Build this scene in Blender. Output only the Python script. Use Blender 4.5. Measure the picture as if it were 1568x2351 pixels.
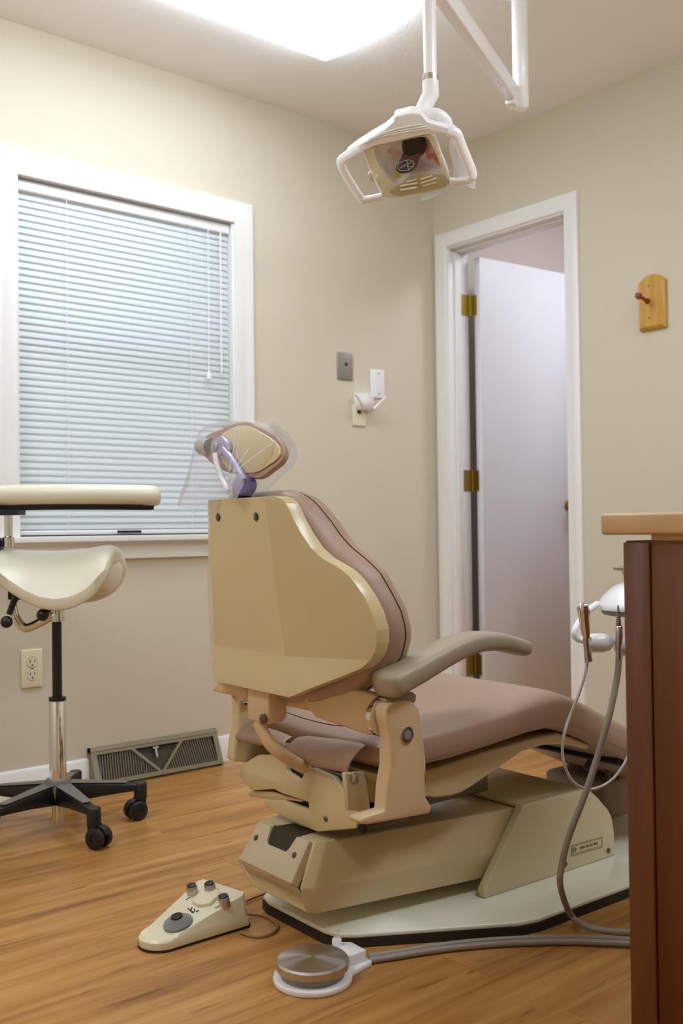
import bpy, bmesh, math, random
from mathutils import Vector, Matrix
random.seed(4)
PI = math.pi
scene = bpy.context.scene
for o in list(bpy.data.objects): bpy.data.objects.remove(o)

# ------------------------------------------------------------------ camera
CP = Vector((-3.11279, -3.07026, 0.82586))
YAW, PITCH, ROLL, FPX = math.radians(50.04419), math.radians(0.99662), math.radians(-0.69586), 2314.22
IW, IH = 1568.0, 2351.0
F_ = Vector((math.cos(YAW)*math.cos(PITCH), math.sin(YAW)*math.cos(PITCH), math.sin(PITCH)))
R0 = Vector((math.sin(YAW), -math.cos(YAW), 0)); U0 = R0.cross(F_)
R_ = R0*math.cos(ROLL) + U0*math.sin(ROLL)
U_ = -R0*math.sin(ROLL) + U0*math.cos(ROLL)
cam = bpy.data.cameras.new('camera'); camo = bpy.data.objects.new('camera', cam)
scene.collection.objects.link(camo)
camo.matrix_world = Matrix((( R_.x, U_.x, -F_.x, CP.x), (R_.y, U_.y, -F_.y, CP.y), (R_.z, U_.z, -F_.z, CP.z), (0,0,0,1)))
cam.sensor_fit = 'VERTICAL'; cam.sensor_height = 36.0; cam.sensor_width = 24.0
cam.lens = FPX/IH*36.0
cam.clip_start = 0.02
cam.dof.use_dof = True; cam.dof.focus_distance = 2.15; cam.dof.aperture_fstop = 4.5
scene.camera = camo

# ------------------------------------------------------------------ light, world, exposure
EXPOSURE = 1.05
LENS_E = 5.0
ADDED2_E = 5.2
ADDED3_E = 6.8
LIGHT_C = (.905, 1.0, 1.12, 1)
WORLD_E = .46
scene.view_settings.view_transform = 'Standard'; scene.view_settings.look = 'None'
scene.view_settings.gamma = 1.0; scene.view_settings.exposure = EXPOSURE
scene.view_settings.use_curve_mapping = False
w = bpy.data.worlds.new('daylight'); scene.world = w; w.use_nodes = True
bg = w.node_tree.nodes['Background']; bg.inputs[0].default_value = (0.86, 0.94, 1.0, 1); bg.inputs[1].default_value = WORLD_E
scene.cycles.max_bounces = 10; scene.cycles.diffuse_bounces = 6; scene.cycles.transparent_max_bounces = 16

# ------------------------------------------------------------------ sight helpers: a pixel of the photograph and a real plane give a point
def ray(u, v): return F_ + R_*((u-IW/2)/FPX) - U_*((v-IH/2)/FPX)
def on(u, v, n, d):
    n = Vector(n); r = ray(u, v); return CP + r*((d - CP.dot(n))/r.dot(n))
def at(u, v, depth): return CP + ray(u, v)*depth
def X(x, pts): return [on(a, b, (1,0,0), x) for a, b in pts]
def Y(y, pts): return [on(a, b, (0,1,0), y) for a, b in pts]
def Z(z, pts): return [on(a, b, (0,0,1), z) for a, b in pts]

# ------------------------------------------------------------------ mesh builder
class MB:
    def __init__(s): s.v = []; s.f = []
    def add(s, vs, fs):
        b = len(s.v); s.v += [Vector(q) for q in vs]; s.f += [[b+i for i in f] for f in fs]; return s
    def prism(s, pts, off):
        off = Vector(off); n = len(pts); a = [Vector(q) for q in pts]; b = [q+off for q in a]
        return s.add(a+b, [list(range(n))[::-1], list(range(n, 2*n))] + [[i, (i+1)%n, n+(i+1)%n, n+i] for i in range(n)])
    def box(s, lo, hi, M=None):
        x0,y0,z0 = lo; x1,y1,z1 = hi
        vs = [Vector(q) for q in ((x0,y0,z0),(x1,y0,z0),(x1,y1,z0),(x0,y1,z0),(x0,y0,z1),(x1,y0,z1),(x1,y1,z1),(x0,y1,z1))]
        if M: vs = [M @ q for q in vs]
        return s.add(vs, [[0,3,2,1],[4,5,6,7],[0,1,5,4],[1,2,6,5],[2,3,7,6],[3,0,4,7]])
    def rings(s, rows, closed=True, cap=True, loop=False):
        m = len(rows[0]); vs = [q for r in rows for q in r]; fs = []
        nr = len(rows)
        for i in range(nr if loop else nr-1):
            i2 = (i+1) % nr
            for j in range(m if closed else m-1):
                k = (j+1) % m; fs.append([i*m+j, i*m+k, i2*m+k, i2*m+j])
        if cap and closed and not loop:
            fs.append(list(range(m))[::-1]); fs.append([(nr-1)*m+j for j in range(m)])
        return s.add(vs, fs)
    def tube(s, path, r, n=12, cap=True, flat=None):
        P = [Vector(q) for q in path]; L = len(P)
        if not isinstance(r, (list, tuple)): r = [r]*L
        T = [(P[min(i+1, L-1)] - P[max(i-1, 0)]).normalized() for i in range(L)]
        a = Vector((0,0,1)) if abs(T[0].z) < .9 else Vector((1,0,0))
        N = (a - T[0]*a.dot(T[0])).normalized(); rows = []
        for i in range(L):
            N = (N - T[i]*N.dot(T[i])).normalized(); B = T[i].cross(N)
            fl = flat or 1.0
            rows.append([P[i] + N*(r[i]*math.cos(2*PI*k/n)*fl) + B*(r[i]*math.sin(2*PI*k/n)) for k in range(n)])
        return s.rings(rows, True, cap)
    def lathe(s, prof, c=(0,0,0), axis=(0,0,1), n=32, cap=True):
        c = Vector(c); ax = Vector(axis).normalized()
        a = Vector((1,0,0)) if abs(ax.x) < .9 else Vector((0,1,0))
        N = (a - ax*a.dot(ax)).normalized(); B = ax.cross(N)
        return s.rings([[c + ax*h + N*(r*math.cos(2*PI*k/n)) + B*(r*math.sin(2*PI*k/n)) for k in range(n)] for r, h in prof], True, cap)
    def ball(s, c, r, n=16):
        return s.lathe([(max(r*math.sin(PI*i/n), 1e-4), -r*math.cos(PI*i/n)) for i in range(n+1)], c, (0,0,1), n*2)

def obj(name, mb, mat, parent=None, bevel=0.0, seg=3, smooth=45, beva=38, xf=None):
    me = bpy.data.meshes.new(name)
    vs = mb.v if xf is None else [xf @ q for q in mb.v]
    bm = bmesh.new(); bv = [bm.verts.new(q) for q in vs]; bm.verts.ensure_lookup_table()
    for f in mb.f:
        try: bm.faces.new([bv[i] for i in f])
        except ValueError: pass
    bmesh.ops.recalc_face_normals(bm, faces=bm.faces[:])
    if bevel:
        es = [e for e in bm.edges if len(e.link_faces) == 2 and e.calc_face_angle(0) > math.radians(beva)]
        if es: bmesh.ops.bevel(bm, geom=es, offset=bevel, segments=seg, profile=.5, affect='EDGES', clamp_overlap=True)
    bm.to_mesh(me); bm.free()
    for q in me.polygons: q.use_smooth = True
    me.set_sharp_from_angle(angle=math.radians(smooth))
    me.materials.append(mat)
    o = bpy.data.objects.new(name, me); scene.collection.objects.link(o)
    if parent: o.parent = parent
    return o
def tag(o, label, cat, group=None):
    o['label'] = label; o['category'] = cat
    if group: o['group'] = group
    return o
def thing(name, label, cat, loc=(0,0,0), rz=0, group=None):
    o = bpy.data.objects.new(name, None); scene.collection.objects.link(o)
    o.location = loc; o.rotation_euler = (0,0,rz); o.empty_display_size = .05
    return tag(o, label, cat, group)
def struct(name, mb, mat, parent=None, **k):
    o = obj(name, mb, mat, parent, **k)
    if not parent: o['kind'] = 'structure'
    return o
def rel(t):
    """world -> the frame of a thing"""
    return (Matrix.Translation(t.location) @ Matrix.Rotation(t.rotation_euler.z, 4, 'Z')).inverted()
def spline(pts, n=6, closed=False):
    P = [Vector(q) for q in pts]; L = len(P); out = []
    for i in range(L if closed else L-1):
        if closed: a,b,c,d = P[i-1], P[i], P[(i+1)%L], P[(i+2)%L]
        else: a,b,c,d = P[max(i-1,0)], P[i], P[i+1], P[min(i+2,L-1)]
        for k in range(n):
            t = k/n; out.append(.5*((2*b) + (c-a)*t + (2*a-5*b+4*c-d)*t*t + (3*b-a-3*c+d)*t**3))
    if not closed: out.append(P[-1])
    return out
def resample(pts, n):
    P = [Vector(q) for q in pts]; L = len(P)
    D = [0.0]
    for i in range(L): D.append(D[-1] + (P[(i+1)%L]-P[i]).length)
    out = []
    for k in range(n):
        t = D[-1]*k/n; i = 0
        while D[i+1] < t: i += 1
        f = (t-D[i])/max(D[i+1]-D[i], 1e-9); out.append(P[i].lerp(P[(i+1)%L], f))
    return out
def interp(tab, x):
    if x <= tab[0][0]: return tab[0][1]
    for (a, p), (b, q) in zip(tab, tab[1:]):
        if x <= b: return p + (q-p)*(x-a)/(b-a)
    return tab[-1][1]
def lettering(name, body, size, M, mat, parent, extrude=.0004, align='CENTER'):
    c = bpy.data.curves.new(name, 'FONT'); c.body = body; c.size = size; c.extrude = extrude; c.align_x = align; c.align_y = 'CENTER'
    t = bpy.data.objects.new(name+'_curve', c); scene.collection.objects.link(t)
    dg = bpy.context.evaluated_depsgraph_get(); me = bpy.data.meshes.new_from_object(t.evaluated_get(dg))
    bpy.data.objects.remove(t); me.name = name; me.transform(M); me.materials.clear(); me.materials.append(mat)
    o = bpy.data.objects.new(name, me); scene.collection.objects.link(o); o.parent = parent
    return o
def frame(o, x, y):
    """matrix whose local x, y axes are given, placed at o"""
    x = Vector(x).normalized(); y = Vector(y); y = (y - x*y.dot(x)).normalized(); z = x.cross(y); o = Vector(o)
    return Matrix(((x.x,y.x,z.x,o.x),(x.y,y.y,z.y,o.y),(x.z,y.z,z.z,o.z),(0,0,0,1)))

# ------------------------------------------------------------------ materials
def srgb(r, g, b):
    f = lambda c: ((c/255+.055)/1.055)**2.4 if c > 10 else c/255/12.92
    return (f(r), f(g), f(b), 1)
def mat(name, col, rough=.5, metal=0.0, bump=0.0, bscale=60, var=0.0, vscale=6, spec=.5, coat=0.0, aniso=0):
    m = bpy.data.materials.new(name); m.use_nodes = True; nt = m.node_tree; b = nt.nodes['Principled BSDF']
    b.inputs['Base Color'].default_value = col; b.inputs['Roughness'].default_value = rough; b.inputs['Metallic'].default_value = metal
    b.inputs['Specular IOR Level'].default_value = spec
    if coat: b.inputs['Coat Weight'].default_value = coat; b.inputs['Coat Roughness'].default_value = .12
    tc = nt.nodes.new('ShaderNodeTexCoord')
    if var:
        n = nt.nodes.new('ShaderNodeTexNoise'); n.inputs['Scale'].default_value = vscale; n.inputs['Detail'].default_value = 4
        mx = nt.nodes.new('ShaderNodeMixRGB'); mx.blend_type = 'MULTIPLY'
        r = nt.nodes.new('ShaderNodeValToRGB'); r.color_ramp.elements[0].position = .3; r.color_ramp.elements[1].position = .75
        r.color_ramp.elements[0].color = (1-var,)*3+(1,); r.color_ramp.elements[1].color = (1,1,1,1)
        mx.inputs[0].default_value = 1; mx.inputs[1].default_value = col
        nt.links.new(tc.outputs['Object'], n.inputs['Vector']); nt.links.new(n.outputs['Fac'], r.inputs[0]); nt.links.new(r.outputs[0], mx.inputs[2]); nt.links.new(mx.outputs[0], b.inputs['Base Color'])
    if bump:
        n2 = nt.nodes.new('ShaderNodeTexNoise'); n2.inputs['Scale'].default_value = bscale; n2.inputs['Detail'].default_value = 3
        bp = nt.nodes.new('ShaderNodeBump'); bp.inputs['Strength'].default_value = bump; bp.inputs['Distance'].default_value = .002
        nt.links.new(tc.outputs['Object'], n2.inputs['Vector']); nt.links.new(n2.outputs['Fac'], bp.inputs['Height']); nt.links.new(bp.outputs[0], b.inputs['Normal'])
    return m
def wood(name, c1, c2, c3, axis=0, scale=1.0, planks=None, rough=.4, seam=.86):
    m = bpy.data.materials.new(name); m.use_nodes = True; nt = m.node_tree; N = nt.nodes; L = nt.links; b = N['Principled BSDF']
    b.inputs['Roughness'].default_value = rough
    tc = N.new('ShaderNodeTexCoord'); src = tc.outputs['Object']
    if planks:
        br = N.new('ShaderNodeTexBrick'); br.offset = .37; br.inputs['Scale'].default_value = 1
        br.inputs['Brick Width'].default_value = planks[0]; br.inputs['Row Height'].default_value = planks[1]; br.inputs['Mortar Size'].default_value = .0011
        br.inputs['Color1'].default_value = (0,0,0,1); br.inputs['Color2'].default_value = (1,1,1,1); br.inputs['Mortar'].default_value = (.5,.5,.5,1); br.inputs['Bias'].default_value = 0
        L.new(src, br.inputs['Vector'])
        ad = N.new('ShaderNodeVectorMath'); ad.operation = 'MULTIPLY_ADD'; ad.inputs[1].default_value = (3.1, 7.3, 5.7)
        L.new(br.outputs['Color'], ad.inputs[0]); L.new(src, ad.inputs[2]); src = ad.outputs[0]
    mp = N.new('ShaderNodeMapping'); s = [34*scale]*3; s[axis] = 1.6*scale; mp.inputs['Scale'].default_value = s
    L.new(src, mp.inputs['Vector'])
    n1 = N.new('ShaderNodeTexNoise'); n1.inputs['Scale'].default_value = 1; n1.inputs['Detail'].default_value = 7; n1.inputs['Roughness'].default_value = .62; n1.inputs['Distortion'].default_value = .5
    L.new(mp.outputs[0], n1.inputs['Vector'])
    mp2 = N.new('ShaderNodeMapping'); s = [7*scale]*3; s[axis] = .9*scale; mp2.inputs['Scale'].default_value = s; L.new(src, mp2.inputs['Vector'])
    n2 = N.new('ShaderNodeTexNoise'); n2.inputs['Scale'].default_value = 1; n2.inputs['Detail'].default_value = 3; n2.inputs['Distortion'].default_value = 1.2; L.new(mp2.outputs[0], n2.inputs['Vector'])
    ma = N.new('ShaderNodeMath'); ma.operation = 'ADD'; L.new(n1.outputs['Fac'], ma.inputs[0]); L.new(n2.outputs['Fac'], ma.inputs[1])
    mh = N.new('ShaderNodeMath'); mh.operation = 'MULTIPLY'; mh.inputs[1].default_value = .5; L.new(ma.outputs[0], mh.inputs[0])
    r = N.new('ShaderNodeValToRGB'); e = r.color_ramp.elements; e[0].position = .30; e[0].color = c1; e[1].position = .66; e[1].color = c3
    k = e.new(.47); k.color = c2
    L.new(mh.outputs[0], r.inputs[0]); out = r.outputs[0]
    if planks:
        mv = N.new('ShaderNodeMixRGB'); mv.blend_type = 'MULTIPLY'; mv.inputs[0].default_value = 1
        rv = N.new('ShaderNodeMapRange'); rv.inputs['To Min'].default_value = .92; rv.inputs['To Max'].default_value = 1.04; L.new(br.outputs['Color'], rv.inputs[0])
        L.new(out, mv.inputs[1]); L.new(rv.outputs[0], mv.inputs[2])
        ms = N.new('ShaderNodeMixRGB'); ms.blend_type = 'MULTIPLY'; L.new(br.outputs['Fac'], ms.inputs[0]); L.new(mv.outputs[0], ms.inputs[1]); ms.inputs[2].default_value = (seam, seam*.85, seam*.7, 1)
        out = ms.outputs[0]
        mp3 = N.new('ShaderNodeMapping'); s = [46]*3; s[axis] = 5.5; mp3.inputs['Scale'].default_value = s; L.new(src, mp3.inputs['Vector'])
        n3 = N.new('ShaderNodeTexNoise'); n3.inputs['Scale'].default_value = 1; n3.inputs['Detail'].default_value = 2; n3.inputs['Distortion'].default_value = .8; L.new(mp3.outputs[0], n3.inputs['Vector'])
        r3 = N.new('ShaderNodeValToRGB'); r3.color_ramp.elements[0].position = .62; r3.color_ramp.elements[0].color = (1,1,1,1); r3.color_ramp.elements[1].position = .76; r3.color_ramp.elements[1].color = (.55,.45,.35,1); L.new(n3.outputs['Fac'], r3.inputs[0])
        mf = N.new('ShaderNodeMixRGB'); mf.blend_type = 'MULTIPLY'; mf.inputs[0].default_value = 1; L.new(out, mf.inputs[1]); L.new(r3.outputs[0], mf.inputs[2]); out = mf.outputs[0]
    L.new(out, b.inputs['Base Color'])
    return m

M = {}
M['wall'] = mat('wall_paint', srgb(211,203,183), .75, bump=.12, bscale=180)
M['ceiling'] = mat('ceiling_paint', srgb(246,245,244), .9, bump=.5, bscale=90)
M['trim'] = mat('white_trim_paint', srgb(236,236,234), .35)
M['door'] = mat('door_paint', srgb(224,227,236), .4)
M['hall'] = mat('hall_paint', srgb(205,195,190), .8)
M['floor'] = wood('floor_wood', srgb(126,80,34), srgb(178,126,64), srgb(205,157,92), 0, 1.0, (1.25,.18), .36)
M['cabwood'] = wood('cabinet_wood', srgb(74,32,3), srgb(96,48,7), srgb(120,64,14), 2, .9, None, .5)
M['pegwood'] = wood('peg_wood', srgb(168,120,36), srgb(196,148,56), srgb(214,170,78), 2, 2.2, None, .35)
M['peg'] = mat('peg_stain', srgb(132,62,24), .35)
M['laminate'] = mat('laminate', srgb(208,170,124), .35, var=.18, vscale=14)
M['cream'] = mat('cream_plastic', srgb(212,194,148), .3, coat=.3, var=.05, vscale=5)
M['cream_pale'] = mat('cream_metal', srgb(212,202,164), .34, coat=.2, var=.08, vscale=7)
M['tan_metal'] = mat('tan_metal', srgb(214,186,146), .36, var=.05, vscale=9)
M['cover'] = mat('painted_cover', srgb(206,190,158), .36, var=.05, vscale=9)
M['grey_paint'] = mat('pale_base_paint', srgb(240,240,222), .26, var=.07, vscale=10, coat=.5)
M['rubber'] = mat('dark_rubber', srgb(44,36,28), .6, var=.3, vscale=40)
M['mauve'] = mat('mauve_vinyl', srgb(170,142,124), .42, bump=.15, bscale=420, var=.06, vscale=5)
M['seam'] = mat('seam_thread', srgb(78,54,44), .7)
M['taupe'] = mat('taupe_armrest', srgb(160,148,126), .48, bump=.08, bscale=500)
M['vinyl_cream'] = mat('cream_vinyl', srgb(224,219,198), .32, bump=.06, bscale=400)
M['black'] = mat('black_plastic', srgb(22,21,22), .38)
M['blackm'] = mat('black_matte', srgb(12,11,11), .7)
M['navy'] = mat('navy_black_plastic', srgb(14,14,34), .5)
M['greyarm'] = mat('grey_base_coat', srgb(120,116,112), .42)
M['chrome'] = mat('chrome', (.80,.79,.77,1), .10, 1.0)
M['steel'] = mat('brushed_steel', (.50,.50,.51,1), .27, 1.0)
M['disc'] = mat('spun_steel', (.62,.62,.63,1), .30, 1.0)
_b = M['disc'].node_tree.nodes['Principled BSDF']; _b.inputs['Anisotropic'].default_value = .85
_t = M['disc'].node_tree.nodes.new('ShaderNodeTangent'); _t.direction_type = 'RADIAL'; _t.axis = 'Z'; M['disc'].node_tree.links.new(_t.outputs[0], _b.inputs['Tangent'])
M['satin'] = mat('satin_metal', (.56,.54,.51,1), .30, 1.0)
M['bolt'] = mat('dark_bolt', (.16,.14,.12,1), .4, .9)
M['brass'] = mat('aged_brass', (.36,.28,.06,1), .35, 1.0)
M['hose'] = mat('grey_hose', srgb(150,142,130), .45)
M['hose_lt'] = mat('pale_cable', srgb(190,186,178), .45)
M['cord'] = mat('tan_cord', srgb(150,108,60), .5)
M['conduit'] = mat('brown_conduit', srgb(88,66,48), .5)
M['white'] = mat('white_plastic', srgb(238,238,240), .28, coat=.2)
M['lampwhite'] = mat('lamp_white', srgb(250,250,252), .3, coat=.3)
M['ivory'] = mat('ivory_plastic', srgb(232,226,200), .35)
M['vent'] = mat('vent_bronze', srgb(140,130,108), .42, .3)
M['ventdark'] = mat('vent_dark', srgb(70,62,48), .6, .2)
M['jackplate'] = mat('grey_plate', srgb(150,145,136), .4, .4)
M['slot'] = mat('dark_slot', srgb(50,42,26), .7)
M['ctrlcream'] = mat('aged_cream_enamel', srgb(232,224,194), .3, var=.06, vscale=25, coat=.2)
M['ink'] = mat('printed_ink', srgb(40,34,28), .6)
M['ringgrey'] = mat('ridged_grey_rubber', srgb(138,138,134), .5)
M['utility'] = mat('mauve_grey_box', srgb(140,124,112), .5)
M['lavender'] = mat('lavender_metal', srgb(170,164,196), .35, .3)
M['violet'] = mat('violet_knob', srgb(120,120,190), .25, coat=.4)
M['logo'] = mat('logo_silver', srgb(190,186,176), .4)
M['redbrown'] = mat('red_brown_cap', srgb(92,44,34), .3, coat=.3)
M['capdark'] = mat('charcoal_cap', srgb(44,38,36), .35)
def film(name, tint, cover, rough=.08):
    m = bpy.data.materials.new(name); m.use_nodes = True; nt = m.node_tree; N = nt.nodes; L = nt.links; N.remove(N['Principled BSDF'])
    t = N.new('ShaderNodeBsdfTransparent'); t.inputs[0].default_value = (.97,.97,.98,1)
    g = N.new('ShaderNodeBsdfGlossy'); g.inputs['Roughness'].default_value = rough
    d = N.new('ShaderNodeBsdfDiffuse'); d.inputs[0].default_value = tint
    tr = N.new('ShaderNodeBsdfTranslucent'); tr.inputs[0].default_value = tint
    a = N.new('ShaderNodeMixShader'); a.inputs[0].default_value = .5; L.new(d.outputs[0], a.inputs[1]); L.new(tr.outputs[0], a.inputs[2])
    b = N.new('ShaderNodeMixShader'); b.inputs[0].default_value = cover; L.new(t.outputs[0], b.inputs[1]); L.new(a.outputs[0], b.inputs[2])
    lw = N.new('ShaderNodeLayerWeight'); lw.inputs[0].default_value = .12
    mm = N.new('ShaderNodeMath'); mm.operation = 'MULTIPLY'; mm.inputs[1].default_value = .35; L.new(lw.outputs['Fresnel'], mm.inputs[0])
    c = N.new('ShaderNodeMixShader'); L.new(mm.outputs[0], c.inputs[0]); L.new(b.outputs[0], c.inputs[1]); L.new(g.outputs[0], c.inputs[2])
    L.new(c.outputs[0], N['Material Output'].inputs[0]); return m
M['film'] = film('clear_film', (.92,.92,.96,1), .13)
M['lampfilm'] = film('lamp_film', (.92,.92,.97,1), .35)
M['glass'] = film('window_glass', (.9,.95,1,1), .02, .02)
def translucent(name, col, k=.45):
    m = bpy.data.materials.new(name); m.use_nodes = True; nt = m.node_tree; N = nt.nodes; L = nt.links; p = N['Principled BSDF']
    p.inputs['Base Color'].default_value = col; p.inputs['Roughness'].default_value = .4
    tr = N.new('ShaderNodeBsdfTranslucent'); tr.inputs[0].default_value = col
    a = N.new('ShaderNodeMixShader'); a.inputs[0].default_value = k; L.new(p.outputs[0], a.inputs[1]); L.new(tr.outputs[0], a.inputs[2])
    L.new(a.outputs[0], N['Material Output'].inputs[0]); return m
M['slat'] = translucent('blind_slat', srgb(225,231,233), .33)
M['yellowlens'] = translucent('yellowed_clear_plastic', srgb(214,204,160), .3)
def emit(name, col, e):
    m = bpy.data.materials.new(name); m.use_nodes = True; nt = m.node_tree; N = nt.nodes; N.remove(N['Principled BSDF'])
    q = N.new('ShaderNodeEmission'); q.inputs[0].default_value = col; q.inputs[1].default_value = e
    nt.links.new(q.outputs[0], N['Material Output'].inputs[0]); return m
M['lens'] = emit('lit_acrylic', LIGHT_C, LENS_E)
M['lens_added_right'] = emit('lit_acrylic_added_right', LIGHT_C, ADDED3_E)
M['lens_added_left'] = emit('lit_acrylic_added_left', LIGHT_C, ADDED2_E)
M['added_halllamp'] = emit('lit_added_hall_lamp', (.95, .99, 1.08, 1), 10.0)
# lamp reflector: noise mixes yellow, white and pink tones over the bowl
def reflector():
    m = bpy.data.materials.new('mottled_reflector'); m.use_nodes = True; nt = m.node_tree; N = nt.nodes; L = nt.links; p = N['Principled BSDF']
    p.inputs['Metallic'].default_value = .1; p.inputs['Roughness'].default_value = .25; p.inputs['Coat Weight'].default_value = .6
    tc = N.new('ShaderNodeTexCoord'); n = N.new('ShaderNodeTexNoise'); n.inputs['Scale'].default_value = 24; n.inputs['Detail'].default_value = 4
    L.new(tc.outputs['Object'], n.inputs['Vector'])
    r = N.new('ShaderNodeValToRGB'); e = r.color_ramp.elements; e[0].position = .34; e[0].color = srgb(240,232,150); e[1].position = .68; e[1].color = srgb(226,140,110)
    for q, c in ((.44, srgb(244,240,214)), (.52, srgb(236,240,250)), (.6, srgb(246,226,220))): k = e.new(q); k.color = c
    L.new(n.outputs['Fac'], r.inputs[0]); L.new(r.outputs[0], p.inputs['Base Color']); return m
M['reflector'] = reflector()

# ================================================================== SETTING
XW, YS, H = -4.05, -4.0, 2.44          # room: x XW..0, y YS..0
DY0, DY1, DZ = -.703, -.088, 2.018     # door opening in the wall x = 0
WX0, WX1, WZ0, WZ1 = -1.861, -1.043, .815, 1.963   # window opening in the wall y = 0
struct('floor', MB().box((XW-.1, YS-.1, -.06), (1.7, .95, 0)), M['floor'])
struct('ceiling', MB().box((XW-.1, YS-.1, H), (1.7, .95, H+.08)), M['ceiling'])
T = .115
m = MB(); m.box((XW-.1,0,0),(WX0,T,H)); m.box((WX1,0,0),(0,T,H)); m.box((WX0,0,0),(WX1,T,WZ0)); m.box((WX0,0,WZ1),(WX1,T,H))
struct('wall_left', m, M['wall'])
m = MB(); m.box((0,YS-.1,0),(T,DY0-.018,H)); m.box((0,DY1+.018,0),(T,T,H)); m.box((0,DY0-.018,DZ+.018),(T,DY1+.018,H))
struct('wall_back', m, M['wall'])
struct('wall_right', MB().box((XW-.1,YS-.1,0),(0,YS,H)), M['wall'])
struct('wall_front', MB().box((XW-.1,YS,0),(XW,0,H)), M['wall'])
# hall beyond the door
m = MB(); m.box((1.55,-1.6,0),(1.65,.85,H)); m.box((T,.05,0),(1.55,.15,H)); m.box((T,-1.7,0),(1.65,-1.6,H))
struct('wall_hall', m, M['hall'])
# baseboards
def bb(a, b, n):
    m = MB(); a = Vector(a); b = Vector(b); n = Vector(n)
    prof = [(0,0),(.013,0),(.013,.066),(.009,.074),(.009,.083),(.004,.09),(0,.09)]
    m.rings([[q + n*p + Vector((0,0,z)) for p, z in prof] for q in (a, b)], True, True); return m
struct('baseboard_left', bb((XW,0,0),(0,0,0),(0,-1,0)), M['trim'])
struct('baseboard_back', bb((0,YS,0),(0,-.765,0),(-1,0,0)), M['trim'])
# door casing, jamb and stop
prof = [(0,0),(.0,.012),(.010,.017),(.030,.014),(.050,.011),(.058,.013),(.062,.010),(.062,0)]     # outer edge -> inner edge
def casing_u(yl, yr, zt, wall, axis):
    rows = []
    for (yy, zz, sy, sz) in ((yl,0,-1,0),(yl,zt,-1,-1),(yr,zt,1,-1),(yr,0,1,0)):
        r = []
        for p, d in prof:
            a = yy + sy*p; z = zz + sz*p
            r.append(Vector((-d, a, z)) if axis == 'y' else Vector((a, -d, z)))
        rows.append(r)
    return MB().rings(rows, True, True)
struct('trim_1', casing_u(-.018, -.7635, 2.088, 0, 'y'), M['trim'])
m = MB()
m.box((-.003, DY1, 0), (T+.003, DY1+.018, DZ)); m.box((-.003, DY0-.018, 0), (T+.003, DY0, DZ)); m.box((-.003, DY0-.018, DZ), (T+.003, DY1+.018, DZ+.018))
m.box((.030, DY1-.010, 0), (.064, DY1, DZ-.010)); m.box((.030, DY0, 0), (.064, DY0+.010, DZ-.010)); m.box((.030, DY0, DZ-.010), (.064, DY1, DZ))
struct('trim_2', m, M['trim'], bevel=.0015, seg=1)
# door leaf, open into the hall
DH = Vector((.122, DY1-.004, 0)); DA = math.radians(-4.5)
Dm = Matrix.Translation(DH) @ Matrix.Rotation(DA, 4, 'Z')
d = obj('door_1', MB().box((.012,-.051,.012),(.585,-.016,1.995), Dm), M['door'], bevel=.002, seg=1); d['kind'] = 'structure'
for zc in (1.79, 1.03, .235):
    m = MB(); m.box((-.056, .0005, zc-.045),(-.004,.003,zc+.045)); m.lathe([(.0055,-.047),(.0055,.047)], (0,-.0025,zc), n=12)
    m.box((.0095,-.048,zc-.045),(.0125,-.006,zc+.045)); m.box((-.006,-.006,zc-.045),(.012,.001,zc+.045))
    h = obj('hinge', m, M['brass'], d, xf=Matrix.Translation(DH)); h['label'] = 'brass hinge'
m = MB(); kn = [(.026,0),(.026,.004),(.010,.010),(.009,.026),(.018,.032),(.026,.042),(.027,.052),(.020,.060),(.001,.063)]
m.lathe(kn, (.550,-.051,.925), (0,-1,0), 24)
k = obj('door_knob', m, M['brass'], d, xf=Dm); k['label'] = 'brass round door knob'
# unseen hall lamp, added to brighten the door and hall walls
t = thing('added_hall_light', 'added unseen square ceiling light in the hall beyond the open door', 'ceiling light', (.75,-.95,H))
obj('diffuser', MB().box((-.2,-.2,-.05),(.2,.2,-.012)), M['added_halllamp'], t, bevel=.012); obj('base', MB().box((-.17,-.17,-.012),(.17,.17,0)), M['white'], t)

# window: casing, stool, apron, sash, glass
pw = .078
m = MB(); prof_w = [(0,0),(0,.014),(.012,.020),(.036,.016),(.062,.012),(.070,.014),(.078,.011),(.078,0)]
rows = []
for (xx, zz, sx, sz) in ((WX0-pw,WZ0,1,0),(WX0-pw,WZ1+pw-.006,1,-1),(WX1+pw,WZ1+pw-.006,-1,-1),(WX1+pw,WZ0,-1,0)):
    rows.append([Vector((xx+sx*p, -dd, zz+sz*p)) for p, dd in prof_w])
m.rings(rows, True, True)
win = struct('window_1', m, M['trim'])
m = MB(); m.box((WX0-pw-.02,-.045,WZ0-.019),(WX1+pw+.02,.0,WZ0)); m.box((WX0,0,WZ0-.004),(WX1,.085,WZ0))
obj('window_stool', m, M['trim'], win, bevel=.006)
m = MB(); m.rings([[Vector((x,-dd,zz)) for dd, zz in ((0,.796),(.017,.796),(.017,.789),(.012,.782),(.012,.752),(.016,.746),(.016,.738),(0,.738))] for x in (WX0-pw,WX1+pw)], True, True)
obj('window_apron', m, M['trim'], win)
m = MB()
for a, b in (((WX0,0,WZ0),(WX0+.006,T,WZ1)),((WX1-.006,0,WZ0),(WX1,T,WZ1)),((WX0,0,WZ1-.006),(WX1,T,WZ1))): m.box(a, b)
obj('window_jamb', m, M['trim'], win)
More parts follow.
